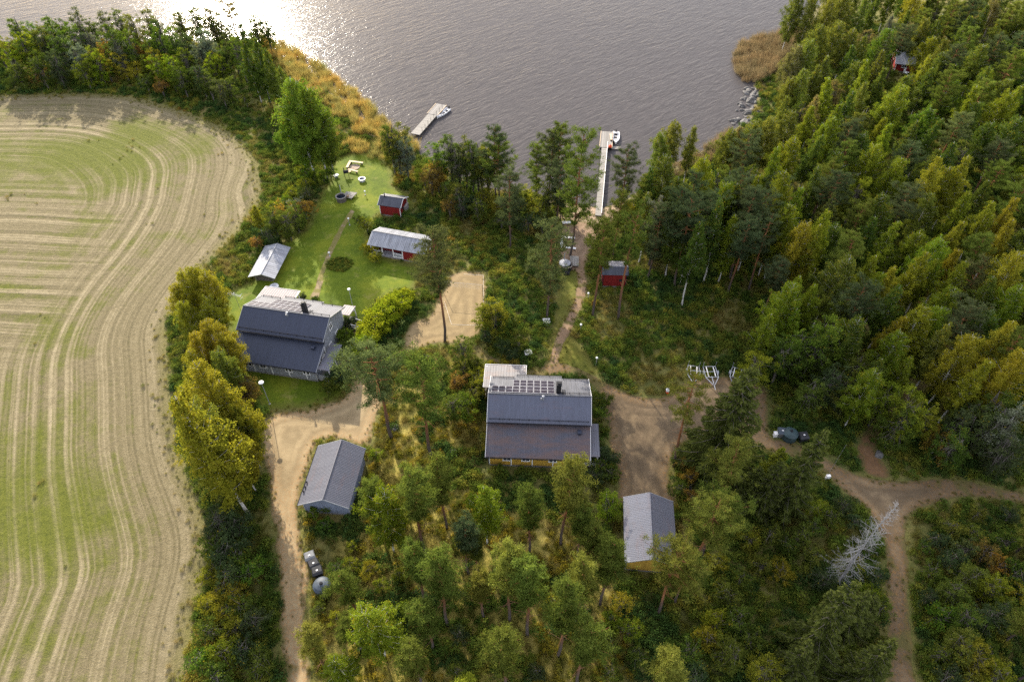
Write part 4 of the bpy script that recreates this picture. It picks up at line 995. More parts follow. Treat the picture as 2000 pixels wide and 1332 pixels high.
def trailer(label, a, b, wid, ang=None):
    a, b = Vector((*G(*a), 0)), Vector((*G(*b), 0)); d = b-a; L = d.length
    t = thing('boat_trailer', label, 'trailer', a, math.atan2(d.y, d.x), 'empty boat trailers parked at the yard edge')
    m = MB()
    for s in (-1, 1):
        m.beam((0, s*wid/2, .62), (L*.62, s*wid/2, .62), .10, .12); m.beam((L*.62, s*wid/2, .62), (L, s*.12, .58), .10, .12)
    for x in (.05, L*.3, L*.6): m.beam((x, -wid/2, .62), (x, wid/2, .62), .09, .10)
    m.beam((L*.55, 0, .60), (L+.9, 0, .55), .10, .10); m.build('frame', MAT['galvanised'], t)
    for s in (-1, 1):
        w_ = MB().tube([(L*.3, s*(wid/2+.14)-.1, .32), (L*.3, s*(wid/2+.14)+.1, .32)], .32, 14).build('wheel', MAT['rubber'], t)
        MB().tube([(L*.3, s*(wid/2+.14)-.11, .32), (L*.3, s*(wid/2+.14)+.11, .32)], .17, 10).build('rim', MAT['galvanised'], w_)
        fd = MB()
        for k in range(6):
            p0, p1 = math.pi*k/6, math.pi*(k+1)/6
            fd.beam((L*.3+.42*math.cos(p0), s*(wid/2+.14), .32+.42*math.sin(p0)), (L*.3+.42*math.cos(p1), s*(wid/2+.14), .32+.42*math.sin(p1)), .24, .02)
        fd.build('mudguard', MAT['galvanised'], t)
        MB().tube([(.1, s*wid/2, .6), (.1, s*wid/2, 1.6)], .04, 6).build('side_post', MAT['galvanised'], t)
        MB().beam((.3, s*wid*.28, .78), (L*.6, s*wid*.28, .78), .12, .08).build('bunk', MAT['white_paint'], t)
    MB().tube([(L*.95, 0, .6), (L*.95, 0, 1.35)], .05, 6).build('winch_post', MAT['galvanised'], t)
trailer('silver boat trailer nearest the gravel yard, partly behind a slender pine', (1353,720), (1353,752), 1.6)
trailer('silver boat trailer with tapering drawbar in the middle of the parked three', (1383,721), (1393,757), 1.8)
trailer('boat trailer parked closest to the big spruce', (1440,725), (1432,757), 1.7)
t = thing('gas_bottle', 'white and orange gas bottle at the bushes by the gravel yard', 'bottle', (*G(1303,767), 0), .4)
MB().lathe([(.0,0),(.26,.02),(.28,.1),(.28,.45)], 14).build('lower_body', MAT['buoy_orange'], t); MB().lathe([(.28,.45),(.28,.7),(.18,.85),(.0,.88)], 14).build('upper_body', MAT['white_paint'], t); MB().tube([(0,0,.86),(0,0,1.0)], .06, 6).build('valve', MAT['dark_metal'], t)
for i, (x, y, s, lab) in enumerate(((886,884,1.3,'pale boulder in the golden grass left of the yellow house'), (771,838,1.1,'pale stone beside the tall pine trunk by the driveway'), (833,698,1.3,'brown boulder on the grass below the sand court'), (1338,952,1.5,'grey boulder behind the yellow garage among rusty bushes'), (1717,889,1.2,'pale stone beside the rounded tree at the forest track'))):
    o = link('boulder', STONES[i]); o.location = (*G(x, y), .12); o.scale = (s, s, s); o.rotation_euler = (0,0,i); tag(o, lab, 'boulder')
t = thing('garden_chair', 'white chair on the clearing in front of the hidden cottage', 'chair', (*G(1768,146), 0), .7)
MB().box((0,0,.5), (1.1,1.0,.12)).build('seat', MAT['white_paint'], t); MB().box((0,.48,.95), (1.1,.1,.8)).build('backrest', MAT['white_paint'], t)
for x, y in ((-.5,-.4),(.5,-.4),(-.5,.42),(.5,.42)): MB().box((x,y,.22), (.09,.09,.44)).build('leg', MAT['white_paint'], t)
# ------------------------------------------------------------------ plants
def unit(v): return v/np.maximum(np.linalg.norm(v, axis=-1, keepdims=True), 1e-9)
class Leaves:
    def __init__(s): s.P = []; s.D = []; s.S = []; s.E = []; s.V = []
    def add(s, P, D, size, elong, var):
        n = len(P); s.P.append(P); s.D.append(D); s.S.append(np.broadcast_to(size, n)); s.E.append(np.full(n, elong)); s.V.append(np.broadcast_to(var, n))
    def mesh(s, name, mat, r):
        P = np.concatenate(s.P); D = np.concatenate(s.D); S = np.concatenate(s.S); E = np.concatenate(s.E); V = np.concatenate(s.V); n = len(P)
        D = unit(D); q = unit(r.normal(size=(n, 3))); B = unit(np.cross(D, q))
        a = D*(S*E)[:,None]; b = B*S[:,None]
        vv = np.stack([P-a, P+b*.5+a*.1, P+a, P-b*.5+a*.1], 1).reshape(-1, 3)
        me = bpy.data.meshes.new(name)
        me.vertices.add(4*n); me.vertices.foreach_set('co', vv.astype(np.float32).ravel())
        me.loops.add(4*n); me.loops.foreach_set('vertex_index', np.arange(4*n, dtype=np.int32))
        me.polygons.add(n); me.polygons.foreach_set('loop_start', np.arange(0, 4*n, 4, dtype=np.int32))
        at = me.attributes.new('var', 'FLOAT', 'FACE'); at.data.foreach_set('value', np.clip(V, 0, 1).astype(np.float32))
        me.materials.append(mat); me.update(calc_edges=True)
        return me
def cloud_pts(r, c, rad, n, flat=1.0):
    p = r.normal(size=(n, 3))*.5; p[:,2] *= flat
    return c+p*rad
def trunk_mesh(name, mb, mat):
    me = bpy.data.meshes.new(name); me.from_pydata(mb.v, [], mb.f); me.materials.append(mat); return me
def stem_path(r, H, bend=.012, n=9):
    p = [np.zeros(3)]; off = r.normal(size=2)*bend*H; ph = r.uniform(0, 6)
    for i in range(1, n):
        t = i/(n-1); p.append(np.array([off[0]*t*t+.010*H*math.sin(4*t+ph), off[1]*t*t+.010*H*math.cos(4*t+ph), H*t]))
    return p
def at_h(path, t):
    k = t*(len(path)-1); i = min(int(k), len(path)-2); return path[i]+(path[i+1]-path[i])*(k-i)

def make_pine(seed, H=18, Rc=2.7, base=.50, dense=1.0, sparse=False, side=0.0):
    r = np.random.default_rng(seed); tr = MB(); lv = Leaves(); path = stem_path(r, H)
    rad = .0115*H
    tr.tube([p for p in path], [rad*(1-.8*i/(len(path)-1)) for i in range(len(path))], 8)
    ga = r.uniform(0, 6.3); nb = int(36 if not sparse else 22); plob = r.uniform(.70, 1.25, 6)
    for i in range(nb):
        u = (i+.5)/nb; t = base+(1-base)*u*.985; c = at_h(path, t); ga += 2.4+r.normal()*.35
        prof = (.55+.75*min(1, u/.35) if u < .35 else 1.3*math.sqrt(max(.02, 1-((u-.35)/.66)**2)))/1.3
        L = Rc*prof*r.uniform(.55, 1.25)*plob[int((ga % 6.283)/6.284*6)]
        dirh = np.array([math.cos(ga), math.sin(ga), 0]); L *= 1+side*math.cos(ga)
        rise = r.uniform(-.05, .35)+.55*u*u
        tip = c+dirh*L+np.array([0, 0, L*rise])
        midp = (c+tip)/2+np.array([0, 0, -.08*L])
        tr.tube([c, midp, tip], [.05+.012*L, .035, .015], 4, cap=False)
        npad = max(4, int(round((6.2*L+4)*dense)))
        for k in range(npad):
            s = r.uniform(.30, 1.04) if k else 1.0
            q = c+(tip-c)*s+np.array([0, 0, -.06*L*math.sin(math.pi*s)])+np.cross(dirh, [0,0,1])*r.normal()*.26*L*s+np.array([0, 0, r.normal()*.16+.08])
            pr = r.uniform(.22, .44); m = int(34*(pr/.33)**2)
            P = cloud_pts(r, q, pr, m, .62)
            D = unit(P-q+np.array([0, 0, .25]))+r.normal(size=(m, 3))*.55
            v = np.clip(.08+.32*r.random()+.26*u+.28*(P[:,2]-q[2])/pr+r.normal(size=m)*.16, 0, 1)  # lit pad tops and treetop painted in as paler needles
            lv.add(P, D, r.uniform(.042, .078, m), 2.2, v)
    for i in range(9):                                   # dead stubs below the crown
        t = base-r.uniform(.01, .22); c = at_h(path, t); a = r.uniform(0, 6.3); L = r.uniform(.4, 1.7)
        tr.tube([c, c+np.array([math.cos(a)*L, math.sin(a)*L, r.uniform(-.2, .3)])], [.03, .012], 4, cap=False)
    return tr, lv, r
def make_birch(seed, H=15, Rc=2.4, base=.20, dense=1.0, width=1.0, droop=.5, pw=.95):
    r = np.random.default_rng(seed); tr = MB(); lv = Leaves(); path = stem_path(r, H, .02)
    tr.tube(path, [.009*H*(1-.85*i/(len(path)-1)) for i in range(len(path))], 7)
    ga = r.uniform(0, 6.3); nb = 72; lob = r.uniform(.78, 1.18, 7)
    for i in range(nb):
        u = (i+.5)/nb; t = base+(1-base)*u*.97; c = at_h(path, t); ga += 2.4+r.normal()*.5
        prof = (.50+.50*u/.28) if u < .28 else (1-(u-.28)/.74)**pw
        L = Rc*width*max(.10, prof)*r.uniform(.66, 1.18)*lob[int((ga % 6.283)/6.284*7)]
        d = np.array([math.cos(ga), math.sin(ga), 0]); up = .95*(1-.15*u)
        tip = c+d*L+np.array([0, 0, L*up*.75+.3]); mid = c+d*L*.55+np.array([0, 0, L*up*.55])
        tr.tube([c, mid, tip], [.016+.007*L, .016, .007], 4, cap=False)
        ns = max(3, int((4.6*L+2)*dense)); bv = r.random()
        for k in range(ns):
            s = r.uniform(.18, 1.05); q = (c+(mid-c)*s/.55) if s < .55 else (mid+(tip-mid)*(s-.55)/.45)
            q = q+r.normal(size=3)*np.array([.24, .24, .18])*min(1, .4+L*.4)
            m = 30; ln = droop*r.uniform(.5, 1.5)*min(1, .45+.4*L)        # hanging twig
            tt = r.random(m); P = q+np.c_[r.normal(size=m)*.15+d[0]*tt*.22, r.normal(size=m)*.15+d[1]*tt*.22, -tt*ln+r.normal(size=m)*.12]
            D = r.normal(size=(m, 3)); v = np.clip(.10+.28*r.random()+.25*bv+.20*u+r.normal(size=m)*.2, 0, 1)  # bright treetop painted in as paler leaves, besides random tone
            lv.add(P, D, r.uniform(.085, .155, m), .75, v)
    return tr, lv, r
def make_spruce(seed, H=15, Rc=3.4, base=.05, dense=1.0):
    r = np.random.default_rng(seed); tr = MB(); lv = Leaves(); path = stem_path(r, H, .008)
    tr.tube(path, [.012*H*(1-.9*i/(len(path)-1)) for i in range(len(path))], 8)
    nw = int(H*1.2)
    for i in range(nw):
        u = (i+.4)/nw; t = base+(1-base)*u; n = 6 if u < .9 else 4; a0 = r.uniform(0, 6.3)
        for k in range(n):
            a = a0+6.283*k/n+r.normal()*.22; c = at_h(path, min(.995, t+r.normal()*.008)); L = Rc*((1-u)**.82*.95+.07)*r.uniform(.68, 1.15)
            d = np.array([math.cos(a), math.sin(a), 0]); side = np.array([-d[1], d[0], 0])
            rise = .45*u-.12; pts = [c+d*L*s+np.array([0, 0, L*(rise*s-.50*s*(1-u)*(1 if s < .75 else .75/s)+.10*s*s*s)]) for s in (0, .35, .7, 1.0)]
            tr.tube(pts, [.02+.01*L, .025, .018, .008], 4, cap=False)
            m = int((92*L+16)*dense); s = r.random(m)**.75
            kk = np.minimum((s*3).astype(int), 2); w0 = (s*3-kk)[:,None]; pa = np.array(pts); P = pa[kk]+(pa[kk+1]-pa[kk])*w0
            wd = (.42*L*(1-s)*.8+.16)*np.minimum(1, s*4)
            lat = r.uniform(-1, 1, m); P = P+side*(lat*wd)[:,None]+np.c_[np.zeros(m), np.zeros(m), -np.abs(r.normal(size=m))*.20*(1.2-u)-.22*np.abs(lat)*wd]
            D = d*.8+side*np.sign(lat)[:,None]*.6+np.array([0, 0, -.35])+r.normal(size=(m, 3))*.25
            v = np.clip(.08+.62*s**1.6+.22*u+r.normal(size=m)*.14, 0, 1)  # lit branch tips and shaded interior painted into the needle value
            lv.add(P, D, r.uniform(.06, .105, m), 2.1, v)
    top = at_h(path, 1.0); P = cloud_pts(r, top, .3, 60, 1.8); lv.add(P, np.tile([0,0,1.], (60,1))+r.normal(size=(60,3))*.5, .07, 2, .8)
    return tr, lv, r
def make_broad(seed, H=7, Rc=2.6, stems=4, base=.12, dense=1.0, leaf=.14, clumps=58, tall=1.0):
    """alder, willow, rowan, bushes: several stems, crown of leaf clumps with an uneven outline"""
    r = np.random.default_rng(seed); tr = MB(); lv = Leaves(); tops = []
    for k in range(stems):
        a = 6.283*k/stems+r.normal()*.4; sp = Rc*(.30 if stems > 1 else .03)*r.uniform(.5, 1.3); hh = H*r.uniform(.68, .92)
        tip = np.array([math.cos(a)*sp, math.sin(a)*sp, hh]); mid = tip*np.array([.35, .35, .5])
        tr.tube([np.zeros(3), mid, tip], [.012*H+.02, .009*H+.01, .02], 6); tops.append((mid, tip))
    lob = r.uniform(.72, 1.2, 9); pa = r.uniform(0, 6.3)
    for i in range(clumps):
        v = unit(r.normal(size=3))
        if H < 5: v[2] = abs(v[2])*1.1-.38*(r.random() < .55)
        az = math.atan2(v[1], v[0]); f = lob[int(((az+math.pi)/6.284*5)) % 5]*(.85+.3*lob[5+int(3*abs(v[2])) % 4])
        rr_ = r.random()**.42*f*.92; c = np.array([v[0]*Rc*rr_, v[1]*Rc*rr_, H*(base+.5*(1-base))+v[2]*H*(1-base)*.5*rr_*tall])
        if c[2] < .25: c[2] = .25+.3*r.random()
        mid, tip = tops[i % stems]; tr.tube([mid+(tip-mid)*r.random(), c], [.03, .01], 3, cap=False)
        cr_ = r.uniform(.30, .62)*(Rc/2.6)**.5; m = int(60*dense*(cr_/.45)**2*(.14/leaf)**1.2)
        P = cloud_pts(r, c, cr_, m, .75); D = r.normal(size=(m, 3))+unit(P-c)*.5
        lv.add(P, D, r.uniform(leaf*.7, leaf*1.25, m), .8, np.clip(.10+.55*r.random()+.28*(P[:,2]-c[2])/cr_+r.normal(size=m)*.18, 0, 1))  # upper side of each clump painted paler, as if lit from above
    return tr, lv, r
PROTO = {}
def proto(key, fn, n, leafmat_, bark, **kw):
    PROTO[key] = []
    for i in range(n):
        tr, lv, r = fn(1000+37*i+sum(map(ord, key)), **kw)
        PROTO[key].append((trunk_mesh(key+'_trunk', tr, MAT[bark]), lv.mesh(key+'_crown', MAT[leafmat_], r)))
proto('pine', make_pine, 5, 'needle_pine', 'bark_pine', H=18, Rc=2.75, base=.52)
proto('pine_sparse', make_pine, 2, 'needle_pine', 'bark_pine', H=19, Rc=3.0, base=.55, sparse=True, dense=.75, side=.25)
proto('pine_full', make_pine, 4, 'needle_pine', 'bark_pine', H=15, Rc=2.6, base=.32, dense=.95)
proto('pine_young', make_pine, 5, 'needle_pine', 'bark_pine', H=16, Rc=1.8, base=.47, dense=1.2)
proto('birch', make_birch, 6, 'leaf_birch', 'bark_birch', H=15, Rc=2.2)
proto('birch_wide', make_birch, 3, 'leaf_birch', 'bark_birch', H=15, Rc=3.0, base=.2, dense=1.05, droop=.8, pw=.55)
proto('birch_slim', make_birch, 3, 'leaf_birch', 'bark_birch', H=15, Rc=1.7, base=.3)
proto('spruce', make_spruce, 3, 'needle_spruce', 'bark_grey', H=15, Rc=3.5)
proto('alder', make_broad, 5, 'leaf_broad', 'bark_grey', H=10, Rc=2.7, stems=3, base=.06, clumps=96)
proto('alder_tall', make_broad, 3, 'leaf_broad', 'bark_grey', H=13, Rc=2.35, stems=3, base=.14, clumps=100)
proto('bush', make_broad, 5, 'leaf_broad', 'bark_grey', H=3.6, Rc=1.75, stems=5, base=.02, clumps=44, leaf=.12)
proto('bush_dense', make_broad, 3, 'leaf_broad', 'bark_grey', H=2.4, Rc=1.6, stems=5, base=.0, clumps=60, leaf=.10, dense=1.2)
def dead_spruce():
    r = np.random.default_rng(5); H = 17.3; path = stem_path(r, H, .01); tk = MB(); br = MB()
    tk.tube(path, [.20*(1-.88*i/(len(path)-1)) for i in range(len(path))], 8)
    for i in range(150):
        u = (i+.5*r.random())/150; c = at_h(path, .06+.93*u); a = r.uniform(0, 6.3); L = (2.9*(1-u)**.8+.35)*r.choice([r.uniform(.25, .6), r.uniform(.6, 1.15)], p=[.3, .7])*(.55 if u < .12 else 1)
        d = np.array([math.cos(a), math.sin(a), 0]); e = -.35+.35*u+r.normal()*.16
        pts = [c+d*L*s+np.array([0, 0, L*(e*s+.28*s*s)]) for s in (0, .4, .75, 1.0)]
        br.tube(pts, [.024, .019, .013, .006], 4, cap=False)
        for k in range(int(3+L*2.6)):
            s = r.uniform(.25, .95); q = pts[0]+(pts[3]-pts[0])*s; q = q+np.array([0, 0, -.10*L*math.sin(3.1*s)])
            dd = d*.6+np.array([-d[1], d[0], 0])*r.choice([-1, 1])*.8+np.array([0, 0, r.normal()*.25])
            br.tube([q, q+dd*r.uniform(.2, .65)*(1.1-s*.6)], [.013, .006], 3, cap=False)
    return tk, br
CROWN_NAMES = {}
ALLTREES = []     # (root, species key, colour word, world pos, zone)
GREENS = {
 'dark': (.044,.065,.026), 'bluegreen': (.062,.084,.028), 'green': (.066,.095,.016), 'grass': (.080,.130,.016), 'olive': (.096,.116,.020),
 'yellowgreen': (.122,.146,.014), 'lime': (.118,.158,.014), 'gold': (.178,.168,.018), 'yellow': (.178,.176,.018), 'orange': (.21,.13,.024), 'rust': (.15,.10,.026), 'hedge': (.17,.215,.014), 'silver': (.115,.14,.095), 'tan': (.135,.125,.045)}
prand = random.Random(11)
def plant(key, pos, H, colour, zone, lean=None, wscale=1.0, name=None):
    """one tree or bush: an Empty with trunk and crown"""
    variants = PROTO[key]; tm, cm = variants[prand.randrange(len(variants))]
    base_h = {'pine':18,'pine_sparse':19,'pine_full':15,'pine_young':16,'birch':15,'birch_wide':15,'birch_slim':15,'spruce':15,'alder':10,'alder_tall':13,'bush':3.6,'bush_dense':2.4}[key]
    s = H/base_h
    kind = {'pine':'pine_tree','pine_sparse':'pine_tree','pine_full':'pine_tree','pine_young':'pine_tree','birch':'birch_tree','birch_wide':'birch_tree','birch_slim':'birch_tree','spruce':'spruce_tree','alder':'leafy_tree','alder_tall':'leafy_tree','bush':'bush','bush_dense':'bush'}[key]
    o = bpy.data.objects.new(name or kind, None); COL.objects.link(o); o.empty_display_size = .3
    o.location = (pos[0], pos[1], 0); o.rotation_euler = (prand.gauss(0, .012), prand.gauss(0, .012), prand.uniform(0, 6.283))
    if lean: o.rotation_euler = (lean[1], lean[0], prand.uniform(0, .4))
    w_ = s**.55*wscale if kind != 'bush' else s*wscale
    o.scale = (w_, w_, s)
    t = link('trunk' if kind != 'bush' else 'stem', tm, o); c = link('crown' if kind != 'bush' else 'foliage', cm, o)
    b = GREENS[colour]; j = prand.uniform(.86, 1.16)*(1.65 if key == 'pine_young' else 1.6 if kind == 'pine_tree' else 1.2 if kind == 'spruce_tree' else 1.38 if kind == 'birch_tree' else 1.25)
    if kind in ('pine_tree',): c.color = (b[0]*j*prand.uniform(1.02, 1.24), b[1]*j, b[2]*j*1.1, 1)
    elif kind == 'spruce_tree': c.color = (b[0]*j*1.25, b[1]*j*1.05, b[2]*j*.6, 1)
    else: c.color = (b[0]*j*prand.uniform(.88, 1.15), b[1]*j, b[2]*j, 1)
    ALLTREES.append([o, kind, colour, (pos[0], pos[1]), zone, H, key])
    return o
def topH(x, y, H): return G(x, y, H*.985)
# ------------------------------------------------------------------ where every tree stands: B = foot at this photo point, T = top at this photo point
TREES = {}
TREES['lakewood'] = '''
T 18 28 alder_tall 12 grass;T 52 42 alder 9 grass;T 84 24 alder_tall 12 grass;T 112 40 alder 9 green;T 140 18 alder_tall 13 bluegreen;T 168 32 alder 10 green;T 195 20 alder_tall 12 bluegreen;T 222 14 alder_tall 13 olive;T 250 22 alder_tall 13 olive;T 276 12 alder_tall 13 olive;T 300 30 alder_tall 12 bluegreen;T 342 14 alder_tall 13 olive;T 372 10 alder_tall 13 olive;T 404 12 alder_tall 12 tan;T 420 30 alder 10 green;T 465 40 alder_tall 11 green;T 492 30 alder 9 olive;T 516 42 alder 8 green
T -40 36 alder_tall 12 grass;T -80 40 alder_tall 12 bluegreen;T -60 60 alder 9 yellowgreen;T -20 70 alder 9 green;T 10 76 alder 9 gold;T 40 54 alder 9 yellowgreen;T 68 60 alder 10 bluegreen;T 96 58 alder 11 green;T 120 70 alder 9 silver;T 145 84 alder 10 silver;T 168 96 alder 9 yellowgreen;T 185 100 alder 8 yellow;T 204 86 bush 5.5 orange;T 226 82 alder 9 silver;T 246 96 bush 5 orange;T 270 86 bush 6 orange;T 300 50 alder_tall 12 grass;T 326 46 alder_tall 12 grass;T 300 98 alder 8 yellow;T 326 106 alder 7 yellow;T 350 94 alder 9 yellowgreen;T 365 74 bush 5 yellow;T 385 72 alder 10 silver;T 408 96 alder 8 yellow;T 424 110 alder 7 yellowgreen;T 380 118 alder 9 bluegreen;T 400 142 alder 7 green;T 425 156 alder 7 bluegreen;T 345 128 alder 8 green;T 440 52 alder_tall 12 bluegreen;T 456 66 alder_tall 12 grass;T 430 84 alder 9 green;T 478 120 alder 5 silver;T 258 112 bush 5 yellow;T 275 110 spruce 7 green;T 262 130 bush 4.5 yellow;T 20 112 alder 8 olive;T 60 104 alder 9 green;T 92 100 alder 9 dark
T 496 76 birch 15 green;T 520 96 birch 15 green;T 540 132 birch 13 green;T 505 120 alder 10 green;T 552 150 alder 9 green;T 478 82 birch 14 green;T 477 186 bush 3.2 olive'''
# the tall pale snag-like pine at the frame top
TREES['lakewood'] += ';T 437 -26 pine_sparse 17 tan'
TREES['lakewood'] += ';T 30 60 alder 11 grass;T 75 46 alder 11 olive;T 130 44 alder 12 grass;T 160 50 alder 11 silver;T 210 52 alder 12 green;T 240 60 alder 11 grass;T 285 58 alder 11 green;T 350 60 alder 11 bluegreen;T 395 60 alder 11 silver;T 150 112 alder 8 yellowgreen;T 230 104 alder 7 yellow;T 262 92 alder 6 orange;T 196 82 alder 8 orange;T 300 112 alder 8 hedge;T 330 112 alder 8 hedge;T 404 108 alder 8 hedge;T 180 104 alder 8 hedge;T 40 66 alder 10 hedge;T 8 84 alder 9 hedge;T 330 140 bush 5 yellowgreen;T 205 128 bush 4.5 green;T 110 128 bush 5 olive;T 70 132 bush 5 rust;T 30 138 bush 5 green;T 280 150 bush 4 olive;T 310 158 bush 4 rust;T 440 150 alder 7 green'
TREES['fieldedge'] = '''
T 372 522 birch_wide 12.5 yellow;T 350 535 birch_wide 11 yellow .8;T 395 534 birch_wide 12 yellow;T 405 628 birch_wide 12.5 gold;T 380 650 birch_wide 12 gold .8;T 430 650 birch_wide 11 yellow .8
T 385 712 birch_wide 18 gold .8;T 430 752 birch 16 yellow 1.1;B 490 1012 birch 24 yellow 1.15;B 470 985 birch_wide 20 olive .8;B 440 940 birch_wide 14 olive .8;T 375 790 birch_wide 14 gold .8;T 385 850 birch_wide 10 olive
B 398 800 bush 3 gold;B 372 770 bush 2.6 yellowgreen;B 365 700 bush 2.4 olive;B 495 790 alder 6.5 rust;B 470 770 bush 4 green;B 455 730 bush 4 yellowgreen;B 448 690 bush 4 yellow;B 445 645 bush 3 yellowgreen;B 462 800 bush 3.6 green
B 445 1045 alder 6 dark;B 470 1050 bush 4.2 dark;B 432 1075 bush 4 green;B 458 1100 bush 4.5 dark;B 478 1110 bush 4 green;B 500 1128 bush 3.6 grass;B 462 1140 bush 4 bluegreen;B 430 1120 bush 3 gold;B 415 1140 bush 2.6 gold;B 440 1170 bush 3 gold;B 468 1175 bush 3 gold;B 422 1190 bush 2.8 yellow;B 452 1205 bush 3 gold;B 485 1200 bush 3.4 green;B 505 1230 bush 3.6 dark;B 470 1240 bush 3.4 gold;B 420 1250 bush 3.4 green;B 455 1290 bush 4 yellowgreen;B 490 1290 bush 4 dark;B 410 1300 bush 3.6 grass;B 520 1310 bush 3.6 green;B 440 1335 bush 4 green'''
TREES['fieldedge'] += ';T 352 590 birch_wide 10 yellow .8;T 418 690 birch_wide 12 olive .8;T 362 755 birch_wide 13 yellow .8;T 448 782 birch_wide 13 yellow .8;T 398 800 birch_wide 13 gold .8;T 442 842 birch_wide 13 yellow .8;T 412 890 birch_wide 11 olive .8;T 372 690 birch_wide 11 yellow .8;T 455 800 birch_wide 12 olive .8;T 365 850 birch_wide 10 yellow .8;T 430 910 birch_wide 10 olive .8;T 340 560 birch_wide 9 yellow .8;T 400 580 birch_wide 10 yellow .8'
TREES['garden'] = '''
B 618 352 birch_wide 21 grass 1.35;B 640 350 birch_wide 19 grass 1.2;B 600 345 birch_wide 16 grass 1.25;B 655 345 birch_wide 14 green 1.1
B 604 354 bush 3.2 grass;B 618 358 bush 3 lime;B 634 358 bush 3.2 grass;B 648 352 bush 3 grass;B 592 350 bush 3 lime;B 515 462 birch_slim 6.5 yellow;B 545 465 alder 6.2 green;B 570 470 alder 6.5 olive;B 585 455 alder 6 green;B 560 445 bush 5 orange;B 600 430 bush 4.2 orange;B 530 480 bush 3.6 dark;B 505 490 bush 3 rust;B 605 400 bush 3.4 bluegreen;B 588 425 bush 4 silver;B 600 375 bush 3 yellowgreen;B 575 395 bush 3 yellowgreen;B 560 410 bush 3 lime;B 540 420 bush 3 yellowgreen
B 782 600 bush_dense 3.0 hedge 1.1;B 770 612 bush_dense 3.2 hedge 1.1;B 758 622 bush_dense 3.3 hedge 1.15;B 747 634 bush_dense 3.4 hedge 1.15;B 735 648 bush_dense 3.4 hedge 1.15;B 725 662 bush_dense 3.2 hedge 1.1;B 716 690 bush_dense 3.0 hedge;B 793 592 bush_dense 2.6 hedge;B 722 704 bush_dense 2.4 grass
B 676 668 bush_dense 2.6 grass;B 672 695 bush_dense 2.4 green;B 650 765 bush_dense 2.5 green;B 664 752 bush_dense 2.7 dark;B 668 738 bush_dense 2.3 green;B 680 640 bush_dense 2.0 dark;B 548 588 bush_dense 1.6 green;B 618 590 bush_dense 1.2 green;B 592 586 bush_dense 1.2 dark
B 734 512 bush_dense 1.9 yellow;B 722 495 bush_dense 2.2 yellow;B 718 455 bush 3 yellowgreen;B 705 445 bush 2.6 olive'''
TREES['middle'] = '''
B 869 667 pine 20 bluegreen 1.0;B 764 855 pine 18.5 bluegreen 1.25;B 843 893 pine 18.3 green 1.12;B 1068 622 pine_full 17.8 bluegreen
B 968 655 alder 7.5 gold;B 948 652 alder 6 yellowgreen;B 975 650 alder 6 green;B 990 640 bush 3.6 green;B 950 672 bush 3 dark;B 905 705 alder 5.2 olive;B 895 765 bush 3.4 rust;B 925 785 bush 3.2 olive;B 905 735 bush 3 olive;B 885 820 alder 5 green;B 905 815 bush 4 grass;B 935 760 bush 3.4 yellowgreen;B 930 722 bush 2.4 olive;B 985 690 bush_dense 2.2 bluegreen;B 1010 690 bush 2.6 green;B 1000 700 bush_dense 2.0 dark
B 960 718 bush_dense 1.2 gold;B 985 716 bush_dense 1.1 gold
B 1170 815 bush_dense 2.3 green;B 1172 795 bush_dense 2.3 green;B 1178 905 bush_dense 2.6 dark;B 1170 925 bush 2.8 green;B 1190 935 bush 2.6 green;B 1185 1010 alder 5.4 lime;B 1160 940 bush 2.6 dark'''
TREES['shore'] = '''
B 783 345 alder 11 olive;B 772 342 alder_tall 12 green;B 798 350 alder 9 silver;B 885 372 alder_tall 13 green;B 900 378 alder_tall 11 bluegreen;B 925 380 alder_tall 12 green;B 935 382 alder_tall 10 bluegreen;B 912 370 alder_tall 11 olive;B 845 385 alder 7.5 rust;B 858 380 alder 7 orange;B 832 370 bush 4.5 yellowgreen;B 875 395 bush 4 olive;B 905 430 alder 6 dark;B 935 440 alder 6 green;B 880 425 bush 4 rust;B 900 405 bush 4 olive;B 925 420 bush 4 dark;B 945 405 bush 3.5 gold;B 955 395 bush 3 yellow
B 968 395 pine_full 15.5 dark;B 955 388 alder_tall 12 olive;B 997 482 pine_full 15.4 dark;B 975 400 pine_full 14 green;B 1000 440 alder 7 dark;B 980 450 bush 4 green;B 985 425 bush 4 gold
B 860 372 alder_tall 11 grass;B 942 384 alder_tall 12 olive;B 1010 425 alder 7 olive;B 1046 402 pine_full 13 green;B 1098 424 alder 6.5 yellowgreen;B 1025 405 bush 4 yellow;B 895 412 alder 6 olive;B 1072 400 pine_full 15 dark;B 1086 392 pine_full 15.8 green;B 1113.7 500 pine_full 23 green;B 1066 435 alder 9 olive;B 1085 440 pine_full 13 dark;B 1050 440 bush 4 olive;B 1040 420 bush 4.5 yellow;B 1032 455 bush 4 dark;B 1095 430 bush 3.5 yellowgreen;B 1060 460 bush 4 dark
B 1209 425 pine_full 14 dark;B 1157.5 617.5 pine 18.6 green;B 1207.5 622.5 pine_sparse 20.3 green;B 1197 503 pine 13 green;B 1266 520 pine_sparse 13 silver;B 1240 470 pine 13 green;B 1220 460 bush 3 green;B 1230 430 bush 4 gold;B 1255 440 alder 8 green'''
